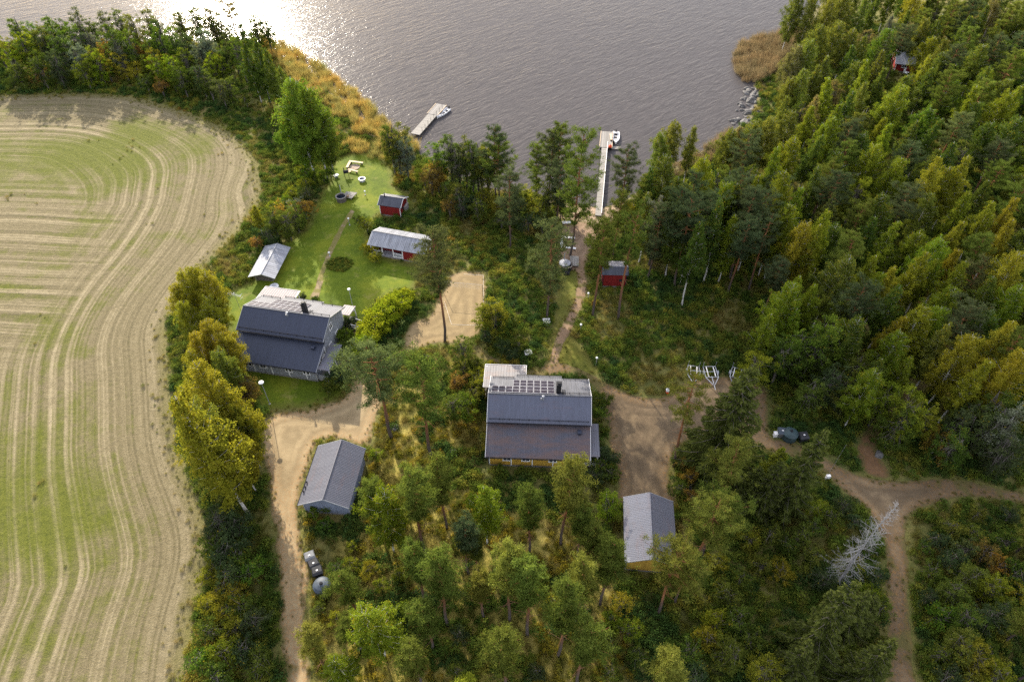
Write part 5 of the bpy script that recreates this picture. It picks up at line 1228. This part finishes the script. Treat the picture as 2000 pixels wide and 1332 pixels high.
TREES['slope'] = '''
B 1299 543 pine 17 dark;B 1317 560 pine 17 dark;B 1332 598 birch_slim 16 green;B 1340 525 pine 15 dark;B 1373 552 birch 16 green;B 1425 546 pine 17 dark;B 1425 515 pine 15 dark;B 1462 567 pine_sparse 15 dark;B 1480 543 birch 15 green;B 1492 547 birch_wide 15 yellowgreen .9;B 1400 500 birch 15 green;B 1440 490 birch 15 yellowgreen
T 1312 240 birch_wide 13 olive;T 1300 262 birch_wide 12 olive .9;T 1358 250 birch_slim 13 olive;T 1300 306 birch_wide 16 olive;T 1275 330 birch 15 green;T 1330 345 birch 15 green;T 1376 308 birch_wide 14 lime .9;T 1360 340 pine_full 14 dark;T 1425 254 birch_wide 11 olive;T 1450 250 birch 11 tan;T 1480 238 birch_wide 12 olive;T 1510 232 birch_wide 13 olive;T 1548 218 birch_wide 13 olive;T 1545 270 birch_wide 14 yellowgreen;T 1520 290 birch 13 lime;T 1420 356 birch_wide 15 lime;T 1410 320 alder_tall 12 olive;T 1450 345 pine_full 14 dark;T 1470 320 alder_tall 12 green;T 1535 338 birch_wide 15 yellowgreen .9;T 1562 368 birch 14 lime;T 1500 380 pine_full 14 dark;T 1390 380 pine_full 15 dark;T 1480 400 birch 14 green;T 1465 430 pine 15 dark;T 1330 400 birch_wide 15 green .9;T 1290 410 pine_full 14 dark;T 1270 380 birch 14 olive;T 1360 420 birch_wide 14 green;T 1440 420 birch 14 lime
T 1578 434 birch_wide 15 yellow .9;T 1616 410 birch_slim 16 lime;T 1600 440 birch 15 yellowgreen;T 1566 542 birch 14 yellowgreen;T 1596 556 birch_slim 13 lime;T 1545 560 birch_wide 14 lime .9;T 1510 612 birch 12 yellowgreen;T 1555 606 birch 11 lime;T 1495 650 alder 8 olive;T 1485 690 alder 8 yellowgreen
T 1580 640 alder 11 grass;T 1632 625 alder 12 grass;T 1605 650 alder 10 green;T 1648 624 birch_slim 10 yellowgreen;T 1540 670 alder 9 green'''
TREES['point'] = '''
T 1560 -14 birch_wide 15 olive;T 1592 -6 birch_wide 15 olive;T 1625 0 birch_wide 14 olive .9;T 1657 -12 birch_wide 14 olive;T 1690 -2 birch 14 olive;T 1715 -10 birch_slim 14 green;T 1745 30 birch_slim 12 silver;T 1795 -16 birch_wide 14 yellow;T 1775 20 birch 12 olive;T 1780 38 alder_tall 11 tan;T 1805 38 birch_wide 12 olive .9;T 1840 30 birch 14 green;T 1872 6 pine_full 14 green;T 1905 0 pine_full 15 dark;T 1950 -4 birch_wide 13 tan;T 1985 6 pine 14 green;T 1955 40 birch 12 olive
T 1580 78 birch_wide 14 olive;T 1635 44 birch_wide 14 olive;T 1600 50 birch_wide 13 olive;T 1665 58 birch_wide 13 olive .9;T 1690 70 birch 12 olive;T 1700 52 alder_tall 10 tan;T 1738 68 spruce 14 dark;T 1620 112 birch 13 olive;T 1572 136 birch_wide 13 olive .9;T 1598 126 birch 12 olive;T 1640 156 alder_tall 11 tan;T 1702 120 birch 15 yellowgreen;T 1724 100 birch_slim 13 olive;T 1560 90 birch_wide 13 tan;T 1545 150 birch_wide 11 olive .9;T 1540 190 birch 11 olive;T 1577 212 alder 8 gold;T 1600 190 birch 12 tan;T 1570 190 alder_tall 11 green
T 1814 110 birch 12 yellow .8;T 1842 104 birch_wide 12 olive .9;T 1845 74 birch 14 olive;T 1872 92 pine 14 dark;T 1930 130 birch 14 green;T 1900 60 pine_full 13 green;T 1955 72 pine_full 14 dark;T 1990 100 pine_full 14 green;T 1865 142 pine 16 green;T 1880 222 pine 14 bluegreen;T 1958 84 birch_wide 12 green .9;T 1925 90 birch_wide 13 green;T 1760 170 birch_wide 15 yellowgreen;T 1735 190 birch 12 olive;T 1968 180 birch_wide 14 yellowgreen;T 1993 172 birch 14 yellowgreen;T 1630 232 birch_wide 14 yellowgreen .9;T 1690 160 birch 13 olive;T 1662 236 pine 14 dark;T 1600 262 birch 13 green;T 1660 280 pine_full 12 green;T 1715 282 birch_wide 13 lime;T 1690 262 birch_wide 12 green .9;T 1790 240 birch 12 olive;T 1830 230 birch 14 green;T 1910 200 birch_wide 13 green .9;T 1935 240 birch_wide 13 green;T 1985 230 birch_wide 14 green;T 1750 310 alder_tall 11 green'''
TREES['point'] += ';T 1640 -45 birch_wide 15 olive;T 1685 -50 birch 15 olive;T 1722 -48 birch_wide 14 green;T 1755 -40 birch 14 yellowgreen;T 1790 -55 birch_wide 15 green;T 1828 -30 birch 14 olive;T 1852 -36 pine_full 15 green;T 1888 -46 pine_full 14 dark;T 1920 -36 birch_wide 14 olive;T 1955 -50 birch 15 green;T 1992 -40 pine_full 15 green;T 2030 -30 birch 14 olive;T 1870 -12 birch 13 green;T 1835 4 alder_tall 11 olive;T 1965 -14 birch 13 olive;T 2010 0 birch 13 green;T 1930 10 birch 13 green'
TREES['forest'] = '''
T 1838 305 birch 16 yellow;T 1893 312 birch 15 yellow;T 1765 310 birch_wide 13 lime .9;T 1860 330 birch_wide 13 yellowgreen;T 1628 318 pine_full 13 green;T 1640 336 pine 14 dark;T 1600 330 birch 13 green;T 1890 374 birch_slim 14 yellowgreen;T 1872 432 birch_slim 13 yellow;T 1748 436 birch 13 yellowgreen;T 1800 450 birch_slim 9 yellowgreen;T 1632 380 spruce 13 dark;T 1668 462 pine 15 green;T 1650 500 birch_wide 15 olive .9;T 1712 500 birch 13 yellowgreen;T 1722 530 birch 13 yellowgreen;T 1745 525 birch_slim 12 yellow;T 1836 470 birch_wide 14 lime .9;T 1806 490 birch 14 yellowgreen;T 1830 508 birch_slim 12 yellowgreen;T 1872 486 birch_slim 12 yellow;T 1945 390 birch 13 yellow;T 1990 392 birch_slim 13 yellow;T 1978 428 birch_slim 13 yellow;T 1932 462 pine 13 green;T 1884 512 birch_slim 14 yellowgreen;T 1858 566 birch_wide 12 yellowgreen .9;T 1925 512 pine_full 12 bluegreen;T 1998 498 birch_wide 15 yellow;T 1950 540 birch 13 green;T 1985 560 birch_wide 13 lime;T 1690 560 pine 14 dark;T 1660 560 birch 13 green;T 1670 620 birch_wide 13 green .9;T 1760 560 birch 13 green;T 1710 420 birch 12 green;T 1690 400 pine_full 12 green;T 1730 380 birch_wide 13 green .9;T 1780 370 pine 13 dark;T 1820 380 birch_wide 12 olive;T 1930 350 birch 12 green;T 1960 320 pine 12 green
T 1805 602 birch_wide 13 yellowgreen;T 1768 616 birch 11 yellow;T 1760 652 birch_wide 12 yellowgreen;T 1842 604 birch_wide 13 lime .9;T 1782 700 birch_slim 10 yellowgreen;T 1708 732 birch_wide 11 yellowgreen;T 1725 700 birch 10 olive;T 1904 655 birch_wide 14 yellow;T 1976 630 birch_slim 15 yellow;T 1926 700 birch_slim 14 yellowgreen;T 1998 688 birch_wide 14 yellow;T 1990 656 pine_full 13 green;T 1862 640 birch 13 olive;T 1900 600 pine 13 dark;T 1940 610 birch_wide 12 green .9;T 1790 772 alder 10 yellowgreen;T 1815 785 alder 8 gold;T 1775 805 alder 8 green;T 1845 850 bush 4.5 orange;T 1922 782 alder 9 green;T 1900 800 alder 8 dark;T 1950 810 alder 9 bluegreen;T 1985 800 alder 10 silver;T 1970 760 alder_tall 11 green;T 1690 690 alder 9 olive;T 1665 740 alder 8 olive;T 1640 720 alder 9 dark;T 1600 740 alder 8 green;T 1740 760 alder 8 yellowgreen;T 1880 850 alder 7 green;T 1996 850 alder 9 dark'''
TREES['roadside'] = '''
B 1315.5 911 pine_sparse 17.6 olive;T 1466 732 spruce 19.5 dark 1.5;B 1385 925 spruce 8 dark 1.2;B 1525 1000 spruce 16.6 dark .95;B 1478 1000 spruce 11 dark;B 1500 940 spruce 7 green;B 1455 985 spruce 8 dark
B 1398 1000 pine 13.5 olive;B 1352 1110 pine 14 olive;B 1370 1090 pine 13 green;B 1285 1199 pine 14.6 olive;B 1318 1180 pine 11 green
B 1560 1290 spruce 16.5 dark 1.0;B 1530 1330 spruce 10 dark;B 1650 1345 spruce 13 dark .95;B 1640 1230 spruce 9 dark;B 1665 1215 spruce 7 dark
B 1330 920 bush 2.6 rust;B 1345 945 bush 2.8 orange;B 1322 965 bush 2.4 green;B 1350 985 bush 2.6 rust;B 1330 900 bush 2.2 olive;B 1372 960 bush 2.6 green
B 1560 1060 bush 3 olive;B 1580 1045 bush 2.8 green;B 1610 1020 bush 2.8 green;B 1640 1000 bush 2.6 dark;B 1590 1010 bush 2.8 yellowgreen;B 1660 1030 bush 2.4 dark;B 1530 1080 bush 3 green;B 1500 1060 bush 3.2 olive;B 1480 1120 bush 3 olive;B 1520 1130 bush 2.8 gold;B 1440 1150 bush 3.2 green;B 1410 1180 bush 3.6 olive;B 1390 1230 bush 3.6 yellowgreen;B 1430 1230 bush 4 green;B 1370 1260 bush 3.6 gold;B 1455 1270 bush 3.6 olive;B 1410 1300 alder 6 olive;B 1480 1330 alder 6 gold;B 1340 1290 bush 3.4 green;B 1350 1340 bush 3.6 dark;B 1600 1150 bush 3 dark;B 1695 1080 bush 2.6 green;B 1700 1140 bush 2.8 dark;B 1710 1200 bush 3 green;B 1715 1280 bush 2.6 olive;B 1690 1180 bush 3 yellowgreen;B 1580 1100 bush 2.8 olive;B 1390 1110 bush 2.6 gold;B 1460 1070 bush 3 gold'''
TREES['corner'] = '''
B 1960 1255 pine_full 9.5 olive;B 1985 1330 pine_full 9 green;B 1980 1080 pine_full 8.5 olive;B 1945 1075 bush 3.6 green;B 1890 1060 bush 3 green;B 1850 1050 bush 3.2 olive;B 1820 1070 bush 3 dark;B 1870 1090 bush 3.4 bluegreen;B 1910 1100 bush 3.6 rust;B 1935 1120 bush 3.4 orange;B 1840 1110 bush 3.4 dark;B 1810 1130 bush 2.8 green;B 1870 1150 alder 5 olive;B 1910 1170 alder 5.5 yellowgreen;B 1840 1180 alder 5 olive;B 1820 1220 bush 3.6 grass;B 1860 1230 alder 5 green;B 1900 1230 alder 5.5 dark;B 1930 1210 bush 4 green;B 1850 1280 alder 5 olive;B 1880 1310 alder 5 gold;B 1825 1290 bush 3 green;B 1835 1335 bush 3.4 dark;B 1900 1290 bush 3.6 green;B 1920 1340 alder 5.5 yellowgreen;B 1990 1180 bush 4 gold;B 1960 1140 bush 4 green;B 2010 1130 alder 5.5 olive;B 1875 1345 bush 3.4 olive;B 1800 1080 bush 2 green;B 1805 1180 bush 2.4 dark;B 1960 1020 bush 2.6 dark;B 1900 1020 bush 2.4 olive'''
TREES['grove'] = '''
B 1095 1065 pine_young 17.8 olive;B 1034 1078 pine_young 13.5 green;B 1128 1092 pine_young 11.5 green;B 952 1062 birch 13.5 yellowgreen;B 873 1033 pine_young 14.5 green;B 832 1081 pine_young 17 green;B 770 1078 birch_wide 13.5 yellowgreen;B 750 1055 pine_young 12.5 green;B 915 1120 pine_young 12 dark;B 934 1121 pine_young 9.5 green;B 995 1211 pine_young 17 olive;B 1030 1241 pine_young 17.3 green;B 1089 1281 pine_young 16.5 green;B 1125 1215 pine_young 14.5 olive;B 827 1178 pine_young 13.5 green;B 875 1221 pine_young 16.5 green;B 945 1205 pine_young 11 olive;B 700 1205 pine_young 10 green;B 752 1281 birch_wide 13 yellowgreen;B 845 1268 pine_young 11.5 green;B 822 1335 pine_young 11 green;B 985 1345 pine_young 14.5 green;B 1127 1335 pine_young 14.5 green;B 640 1312 pine_young 11 olive;B 1172 1180 pine_young 14.5 green;B 1150 1120 pine_young 11 green;B 915 1400 pine_young 10 lime;B 1270 1370 pine_young 13 olive;B 680 1345 birch_wide 8 yellowgreen;B 705 1270 pine_young 9 green
B 660 1120 bush 2.2 green;B 640 1165 bush 1.6 olive;B 690 1075 bush 1.7 yellowgreen;B 690 1110 bush 2.1 yellowgreen;B 725 1120 bush 2.1 yellow;B 745 1150 bush 2.0 yellowgreen;B 780 1130 bush 1.8 yellowgreen;B 800 1200 bush 2.1 yellowgreen;B 905 1170 bush 2.1 olive;B 1190 1215 bush 2.2 yellowgreen;B 1210 1190 bush 2.6 yellow;B 1225 1240 bush 3 yellowgreen;B 1190 1275 bush 2.7 green;B 1240 1290 bush 2.7 olive;B 1060 1130 bush 1.8 yellowgreen;B 1075 1180 bush 1.9 yellow;B 800 1020 bush 2.0 yellowgreen;B 900 1060 bush 1.8 yellowgreen;B 640 1030 bush 1.8 grass;B 616 1010 bush 1.8 lime;B 640 1000 bush 1.6 grass;B 720 975 bush 1.9 green;B 745 985 bush 1.9 olive;B 735 900 bush 2.2 lime;B 730 950 bush 2.0 yellowgreen;B 1190 1325 bush 2.6 green;B 890 1320 bush 2.4 olive;B 780 1240 bush 1.9 green;B 900 1250 bush 2.1 dark;B 1050 1325 bush 2.4 dark;B 625 1195 bush 1.6 olive;B 660 1215 bush 2.0 yellowgreen'''
placed = []
for zone, txt in TREES.items():
    for it in txt.replace('\n', ';').split(';'):
        it = it.split()
        if not it: continue
        mode, x, y, key, H, colr = it[0], float(it[1]), float(it[2]), it[3], float(it[4]), it[5]
        pos = G(x, y) if mode == 'B' else topH(x, y, H)
        plant(key, pos, H, colr, zone, wscale=float(it[6]) if len(it) > 6 else 1.0); placed.append(pos)
# the wood goes on between the trees picked out above
fill_px = [(1290,500),(1330,460),(1450,360),(1550,275),(1640,170),(1720,110),(2030,78),(2230,420),(2160,870),(1990,885),(1905,880),(1900,650),(1840,640),(1700,800),(1560,770),(1490,700),(1455,640),(1480,585),(1400,520),(1320,500)]
fill_poly = np.array(GP(fill_px)); clear = [trail_poly, yard_poly]
lo, hi = fill_poly.min(0), fill_poly.max(0); fr_ = random.Random(3); n_fill = 0
cot = np.array(G(1768, 140))
for _ in range(9000):
    p = np.array((fr_.uniform(lo[0], hi[0]), fr_.uniform(lo[1], hi[1])))
    if not pip([p], fill_poly)[0] or any(pip([p], np.asarray(k))[0] for k in clear+KEEP_OUT): continue
    if math.hypot(*(p-cot)) < 7 : continue
    if min(math.hypot(p[0]-q[0], p[1]-q[1]) for q in placed) < 4.7: continue
    H_ = fr_.uniform(10.5, 13.5); zt = p[1]*CP+(CAM_H-H_)*SP; xt = 1000+FOC*p[0]/zt; yt = 666+FOC*((CAM_H-H_)*CP-p[1]*SP)/zt
    if 1745 < xt < 1815 and 60 < yt < 135: continue          # the cottage shows through a gap here
    key = fr_.choice(['birch','birch','birch','birch_wide','birch_slim','birch_wide','pine','pine_full','alder_tall'])
    colr = fr_.choice(['green','green','olive','yellowgreen','lime','grass']) if 'pine' not in key else fr_.choice(['dark','green'])
    plant(key, tuple(p), H_, colr, 'forest' if p[1] < 130 else 'point', wscale=1.12); placed.append(tuple(p)); n_fill += 1
print('filled', n_fill, 'total plants', len(ALLTREES))
tk, br = dead_spruce()
t = thing('dead_tree', 'dead silver-grey spruce without needles leaning over the forest road junction', 'dead tree', (*G(1633,1138), 0), .3)
tk.build('trunk', MAT['wood_dead'], t); br.build('branches', MAT['wood_dead'], t)

# ------------------------------------------------------------------ names that tell the plants apart
LAND = {
 'lakewood': ('in the lakeside wood', 'the reed bed', G(600,160)),
 'fieldedge': ('beside the stubble field', 'the grey house', G(520,745)),
 'garden': ('around the lawn', 'the fire ring', G(692,327)),
 'middle': ('between the two houses', 'the sand court', G(905,600)),
 'shore': ('near the lake shore', 'the long pier', G(1168,424)),
 'slope': ('along the forest edge', 'the red shed', G(1200,545)),
 'point': ('on the wooded point', 'the hidden cottage', G(1780,135)),
 'forest': ('in the deep wood', 'the forest track mouth', G(1690,915)),
 'roadside': ('left of the forest road', 'the yellow garage', G(1268,1060)),
 'corner': ('in the thicket right of the road', 'the road junction', G(1770,990)),
 'grove': ('in the pine grove', 'the bin row', G(622,1120))}
COLW = {'hedge':'bright lime','dark':'dark green','bluegreen':'bluish green','green':'green','grass':'fresh green','olive':'olive','yellowgreen':'yellow-green','lime':'lime green','gold':'golden','yellow':'yellow','orange':'orange','rust':'rusty red','silver':'silvery green','tan':'brownish'}
SHAPE = {'pine':'tall','pine_sparse':'sparse','pine_full':'full-crowned','pine_young':'slender','birch':'','birch_wide':'broad','birch_slim':'narrow','spruce':'drooping','alder':'','alder_tall':'tall','bush':'','bush_dense':'clipped round'}
NOUN = {'pine_tree':'pine','birch_tree':'birch','spruce_tree':'spruce','leafy_tree':'leafy tree','bush':'bush'}
ORD = ['nearest','second nearest','third nearest','fourth nearest','fifth nearest','sixth nearest','seventh nearest','eighth nearest','ninth nearest','tenth nearest','eleventh nearest','twelfth nearest','thirteenth nearest','fourteenth nearest','fifteenth nearest']
def nth(i):
    if i < len(ORD): return ORD[i]
    n = i+1; return f'{n}{"th" if 10 < n % 100 < 20 else {1:"st",2:"nd",3:"rd"}.get(n % 10, "th")} nearest'
groups = {}
for rec in ALLTREES: groups.setdefault((rec[4], rec[1], rec[2], SHAPE[rec[6]]), []).append(rec)
for (zone, kind, colr, shp), recs in groups.items():
    where, lm, lp = LAND[zone]; noun = NOUN[kind]
    recs.sort(key=lambda r: math.hypot(r[3][0]-lp[0], r[3][1]-lp[1]))
    for i, rec in enumerate(recs):
        desc = ' '.join(w_ for w_ in (shp, COLW[colr], noun) if w_)
        lab = f'{desc} {where}' if len(recs) == 1 else f'{desc} {where}, {nth(i)} {lm}'
        tag(rec[0], lab, 'bush' if kind == 'bush' else 'tree', f'{"bushes" if kind == "bush" else noun+"s"} {where}')

# ------------------------------------------------------------------ low growth (nobody could count it)
def clump(seed, n, R_, h, leaf, elong=.9, blades=False):
    r = np.random.default_rng(seed); lv = Leaves()
    if blades:
        a = r.uniform(0, 6.28, n); q = r.random(n)**.5*R_*.55; base = np.c_[q*np.cos(a), q*np.sin(a), np.zeros(n)]
        lean_ = r.normal(size=(n, 2))*.34; D = np.c_[lean_[:,0], lean_[:,1], np.ones(n)]; L = h*r.uniform(.5, 1.1, n)
        P = base+D*L[:,None]*.5
        lv.P.append(P); lv.D.append(D); lv.S.append(np.full(n, leaf)); lv.V.append(r.random(n)); lv.E.append(L*.5/leaf)
    else:
        k = max(3, n//16)
        for i in range(k):
            v = unit(r.normal(size=3)); v[2] = abs(v[2]); c = np.array([v[0]*R_*.75, v[1]*R_*.75, h*(.2+.7*v[2]*r.uniform(.5, 1.1))])
            P = cloud_pts(r, c, R_*.45, 16, .7); P[:,2] = np.abs(P[:,2]); D = r.normal(size=(16, 3)); lv.add(P, D, r.uniform(leaf*.7, leaf*1.3, 16), elong, np.clip(r.random()*.6+.2+r.normal(size=16)*.2, 0, 1))
    return lv, r
LOWCOL = bpy.data.collections.new('low_growth')
def low_proto(nm, mat, variants):
    c = bpy.data.collections.new(nm)
    for i, kw in enumerate(variants):
        lv, r = clump(50+i*7+len(nm), **kw); o = bpy.data.objects.new(f'{nm}_{chr(97+i)}', lv.mesh(nm, MAT[mat], r)); c.objects.link(o)
    return c
C_leaf = low_proto('leafy_plant', 'low_leaves', [dict(n=220, R_=.62, h=.75, leaf=.085), dict(n=260, R_=.75, h=1.0, leaf=.09), dict(n=170, R_=.55, h=.5, leaf=.08), dict(n=240, R_=.7, h=.65, leaf=.10)])
C_gold = low_proto('golden_plant', 'low_gold', [dict(n=180, R_=.6, h=.7, leaf=.085), dict(n=240, R_=.75, h=.9, leaf=.09), dict(n=160, R_=.55, h=.5, leaf=.08)])
C_grass = low_proto('grass_tuft', 'low_grass', [dict(n=110, R_=.6, h=.55, leaf=.022, blades=True), dict(n=130, R_=.75, h=.75, leaf=.022, blades=True), dict(n=90, R_=.5, h=.4, leaf=.02, blades=True)])
C_dark = low_proto('dark_plant', 'low_dark', [dict(n=240, R_=.7, h=.8, leaf=.10), dict(n=200, R_=.6, h=.6, leaf=.09)])
C_reed = low_proto('reed_tuft', 'reed_leaves', [dict(n=120, R_=.8, h=1.9, leaf=.024, blades=True), dict(n=110, R_=.75, h=1.5, leaf=.024, blades=True)])
C_brown = low_proto('reed_clump', 'reed_brown', [dict(n=120, R_=.8, h=2.1, leaf=.024, blades=True), dict(n=110, R_=.7, h=1.7, leaf=.024, blades=True)])
def scatter(name, pts, coll, nvar, smin, smax, z=0.0, seed=1):
    r = np.random.default_rng(seed); n = len(pts); me = bpy.data.meshes.new(name)
    zz = np.full(n, z) if np.isscalar(z) else z
    me.from_pydata(np.c_[pts, zz].tolist(), [], [])
    for nm, ty, val in (('psize', 'FLOAT', r.uniform(smin, smax, n).astype(np.float32)), ('pturn', 'FLOAT', r.uniform(0, 6.28, n).astype(np.float32)), ('pick', 'INT', r.integers(0, nvar, n).astype(np.int32))):
        a = me.attributes.new(nm, ty, 'POINT'); a.data.foreach_set('value', val)
    o = link(name, me); o['kind'] = 'stuff'
    ng = bpy.data.node_groups.new(name, 'GeometryNodeTree')
    ng.interface.new_socket('Geometry', in_out='INPUT', socket_type='NodeSocketGeometry'); ng.interface.new_socket('Geometry', in_out='OUTPUT', socket_type='NodeSocketGeometry')
    N = ng.nodes.new; Lk = ng.links.new
    gi, go, ip, ci = N('NodeGroupInput'), N('NodeGroupOutput'), N('GeometryNodeInstanceOnPoints'), N('GeometryNodeCollectionInfo')
    ci.inputs[0].default_value = coll; ci.inputs[1].default_value = True; ci.inputs[2].default_value = True
    def na(nm, ty):
        q = N('GeometryNodeInputNamedAttribute'); q.data_type = ty; q.inputs[0].default_value = nm; return q.outputs[0]
    cx = N('ShaderNodeCombineXYZ'); Lk(na('pturn', 'FLOAT'), cx.inputs[2])
    Lk(gi.outputs[0], ip.inputs['Points']); Lk(ci.outputs[0], ip.inputs['Instance']); ip.inputs['Pick Instance'].default_value = True
    Lk(na('pick', 'INT'), ip.inputs['Instance Index']); Lk(cx.outputs[0], ip.inputs['Rotation']); Lk(na('psize', 'FLOAT'), ip.inputs['Scale']); Lk(ip.outputs[0], go.inputs[0])
    md = o.modifiers.new('scatter', 'NODES'); md.node_group = ng
    return o
frame = np.array(GP([(-90,60),(2090,40),(2090,1400),(-90,1400)]))
flo, fhi = frame.min(0), frame.max(0)
def candidates(n, seed):
    r = np.random.default_rng(seed); p = np.c_[r.uniform(flo[0], fhi[0], n), r.uniform(flo[1], fhi[1], n)]
    return p[pip(p, frame)], r
hard = [drive_poly, yard_poly, court_poly, path_a_poly, path_b_poly, path_c_poly, trail_poly, beach_poly]
def free(p, lawn_ok=False, field_ok=False, rim=0.0):
    ok = ~pip(p, water_poly)
    for q in hard:
        ok &= ~pip(p, q)
        lo_, hi_ = q.min(0)-1, q.max(0)+1; ii = np.where(ok & (p >= lo_).all(1) & (p <= hi_).all(1))[0]
        if len(ii): ok[ii] &= segdist(p[ii], q, True) > .42
    for q in KEEP_OUT: ok &= ~pip(p, np.asarray(q))
    if not lawn_ok: ok &= ~pip(p, lawn_poly) & ~pip(p, side_poly)
    if not field_ok: ok &= ~pip(p, field_poly)
    return ok
def vnoise(p, scale, seed):
    r = np.random.default_rng(seed); g = r.random((256, 256)); q = np.asarray(p)/scale; i = np.floor(q).astype(int); f = q-i; f = f*f*(3-2*f)
    a = lambda dx, dy: g[(i[:,0]+dx) % 256, (i[:,1]+dy) % 256]
    return (a(0,0)*(1-f[:,0])+a(1,0)*f[:,0])*(1-f[:,1])+(a(0,1)*(1-f[:,0])+a(1,1)*f[:,0])*f[:,1]
p, r = candidates(260000, 21); p = p[free(p)]
p = p[segdist(p, shore) > .8]
far = p[:,1] > 130; p = p[~far | (r.random(len(p)) < .6)]
k = .6*vnoise(p, 5, 1)+.4*vnoise(p, 1.7, 2)
shade = pip(p, fill_poly)
isgrass = k > .62; isdark = (k < .36)
u_ = r.random(len(p))
grove_poly = np.array(GP([(590,1010),(660,1010),(722,870),(748,772),(770,700),(860,760),(930,800),(940,930),(1060,950),(1170,1080),(1260,1190),(1300,1400),(600,1400)]))
ingrove = pip(p, grove_poly) & (vnoise(p, 7, 5) > .28)
goldp = p[ingrove & (u_ < .5) & ~isdark & (vnoise(p, 3, 17) > .35)]
leafp = p[~isgrass & ~isdark & ~ingrove & (u_ < .66)]; darkp = p[isdark & (u_ < .6)]; grassp = p[(isgrass & (u_ < .7)) | (ingrove & (u_ > .5) & (u_ < .85))]
print('low plants', len(leafp), len(darkp), len(grassp))
tag(scatter('undergrowth', leafp, C_leaf, 4, .45, 1.25, seed=2), 'mixed green and yellow leafy undergrowth covering the forest floor', 'undergrowth')
tag(scatter('dark_undergrowth', darkp, C_dark, 2, .45, 1.25, seed=3), 'dark green low shrubs and ferns in patches between the trees', 'undergrowth')
tag(scatter('golden_undergrowth', goldp, C_gold, 3, .3, .9, seed=12), 'yellow and golden leafy undergrowth of the sunlit pine grove', 'undergrowth')
tag(scatter('tall_grass', grassp, C_grass, 3, .6, 1.3, seed=4), 'straw coloured tall grass in the openings between shrubs', 'grass')
reed_px = [(505,62),(540,78),(600,110),(660,150),(720,200),(765,245),(805,272),(828,290),(800,310),(760,318),(720,312),(690,300),(655,270),(640,215),(600,190),(570,160),(540,130),(520,100)]
reed_poly = smooth(GP(reed_px), 1.0); q, r = candidates(60000, 31); q = q[pip(q, reed_poly)]
edge = segdist(q, reed_poly, True); q = q[(edge > .7) | (r.random(len(q)) < .5)]
q = q[(vnoise(q, 6, 9) > .16)]
zr = np.where(pip(q, water_poly), WATER_Z-.2, -.05)
tag(scatter('reeds', q, C_reed, 2, .75, 1.35, z=zr, seed=5), 'yellow and orange reed bed along the left lake shore', 'reeds')
reed2_px = [(1433,112),(1440,92),(1462,80),(1490,74),(1520,66),(1556,56),(1570,80),(1555,110),(1530,132),(1505,150),(1480,165),(1455,160),(1438,140)]
reed2 = smooth(GP(reed2_px), 1.0); q, r = candidates(90000, 33); q = q[pip(q, reed2)]
tag(scatter('reeds', q, C_brown, 2, .8, 1.4, z=np.where(pip(q, water_poly), WATER_Z-.2, -.05), seed=6), 'brownish reed patch beside the bouldery shore of the wooded point', 'reeds')
reed3_px = [(1380,285),(1330,318),(1300,335),(1290,350),(1340,345),(1390,310),(1430,262),(1440,248)]
reed3 = smooth(GP(reed3_px), 1.0); q, r = candidates(60000, 35); q = q[pip(q, reed3)]
tag(scatter('reeds', q, C_brown, 2, .7, 1.1, z=np.where(pip(q, water_poly), WATER_Z-.2, -.05), seed=7), 'thin brownish reeds at the foot of the shore birches right of the long pier', 'reeds')
# rough strip along the field and garden rims: rim plants soften the cut edges
rim = []
for pl, wd in ((drive_poly, .45), (yard_poly, .5), (court_poly, .4), (path_b_poly, .35), (lawn_poly, .5)):
    rr2 = np.random.default_rng(len(pl)); i = rr2.integers(0, len(pl), int(len(pl)*2.2)); rim.append(pl[i]+rr2.normal(size=(len(i), 2))*wd)
rim = np.concatenate(rim); ok = np.ones(len(rim), bool)
for q in KEEP_OUT: ok &= ~pip(rim, np.asarray(q))
tag(scatter('rim_grass', rim[ok], C_grass, 3, .25, .6, seed=8), 'ragged short grass along the rims of gravel, paths and lawn', 'grass')
bed_c = Vector((*G(664,517), 0)); rb = np.random.default_rng(8); a = rb.uniform(0, 6.28, 260); qd = np.sqrt(rb.random(260))
bed = np.c_[bed_c.x+2.3*qd*np.cos(a), bed_c.y+2.0*qd*np.sin(a)]
o = scatter('flower_bed', bed, C_leaf, 4, .22, .42, seed=9); tag(o, 'round bed of low dark shrubs in the middle of the lawn', 'flower bed')
# stubble and grass standing on the field
q, r = candidates(100000, 41); q = q[pip(q, field_poly)]
q = q[(segdist(q, field_edge) < 3.0) | (vnoise(q, 3, 4) > .90)]
q = q[r.random(len(q)) < np.clip(1.3-segdist(q, field_edge)/2.2, .25, 1)*.9]
tag(scatter('field_margin_grass', q, C_grass, 3, .3, .8, seed=10), 'rough dry grass along the margin of the stubble field', 'grass')
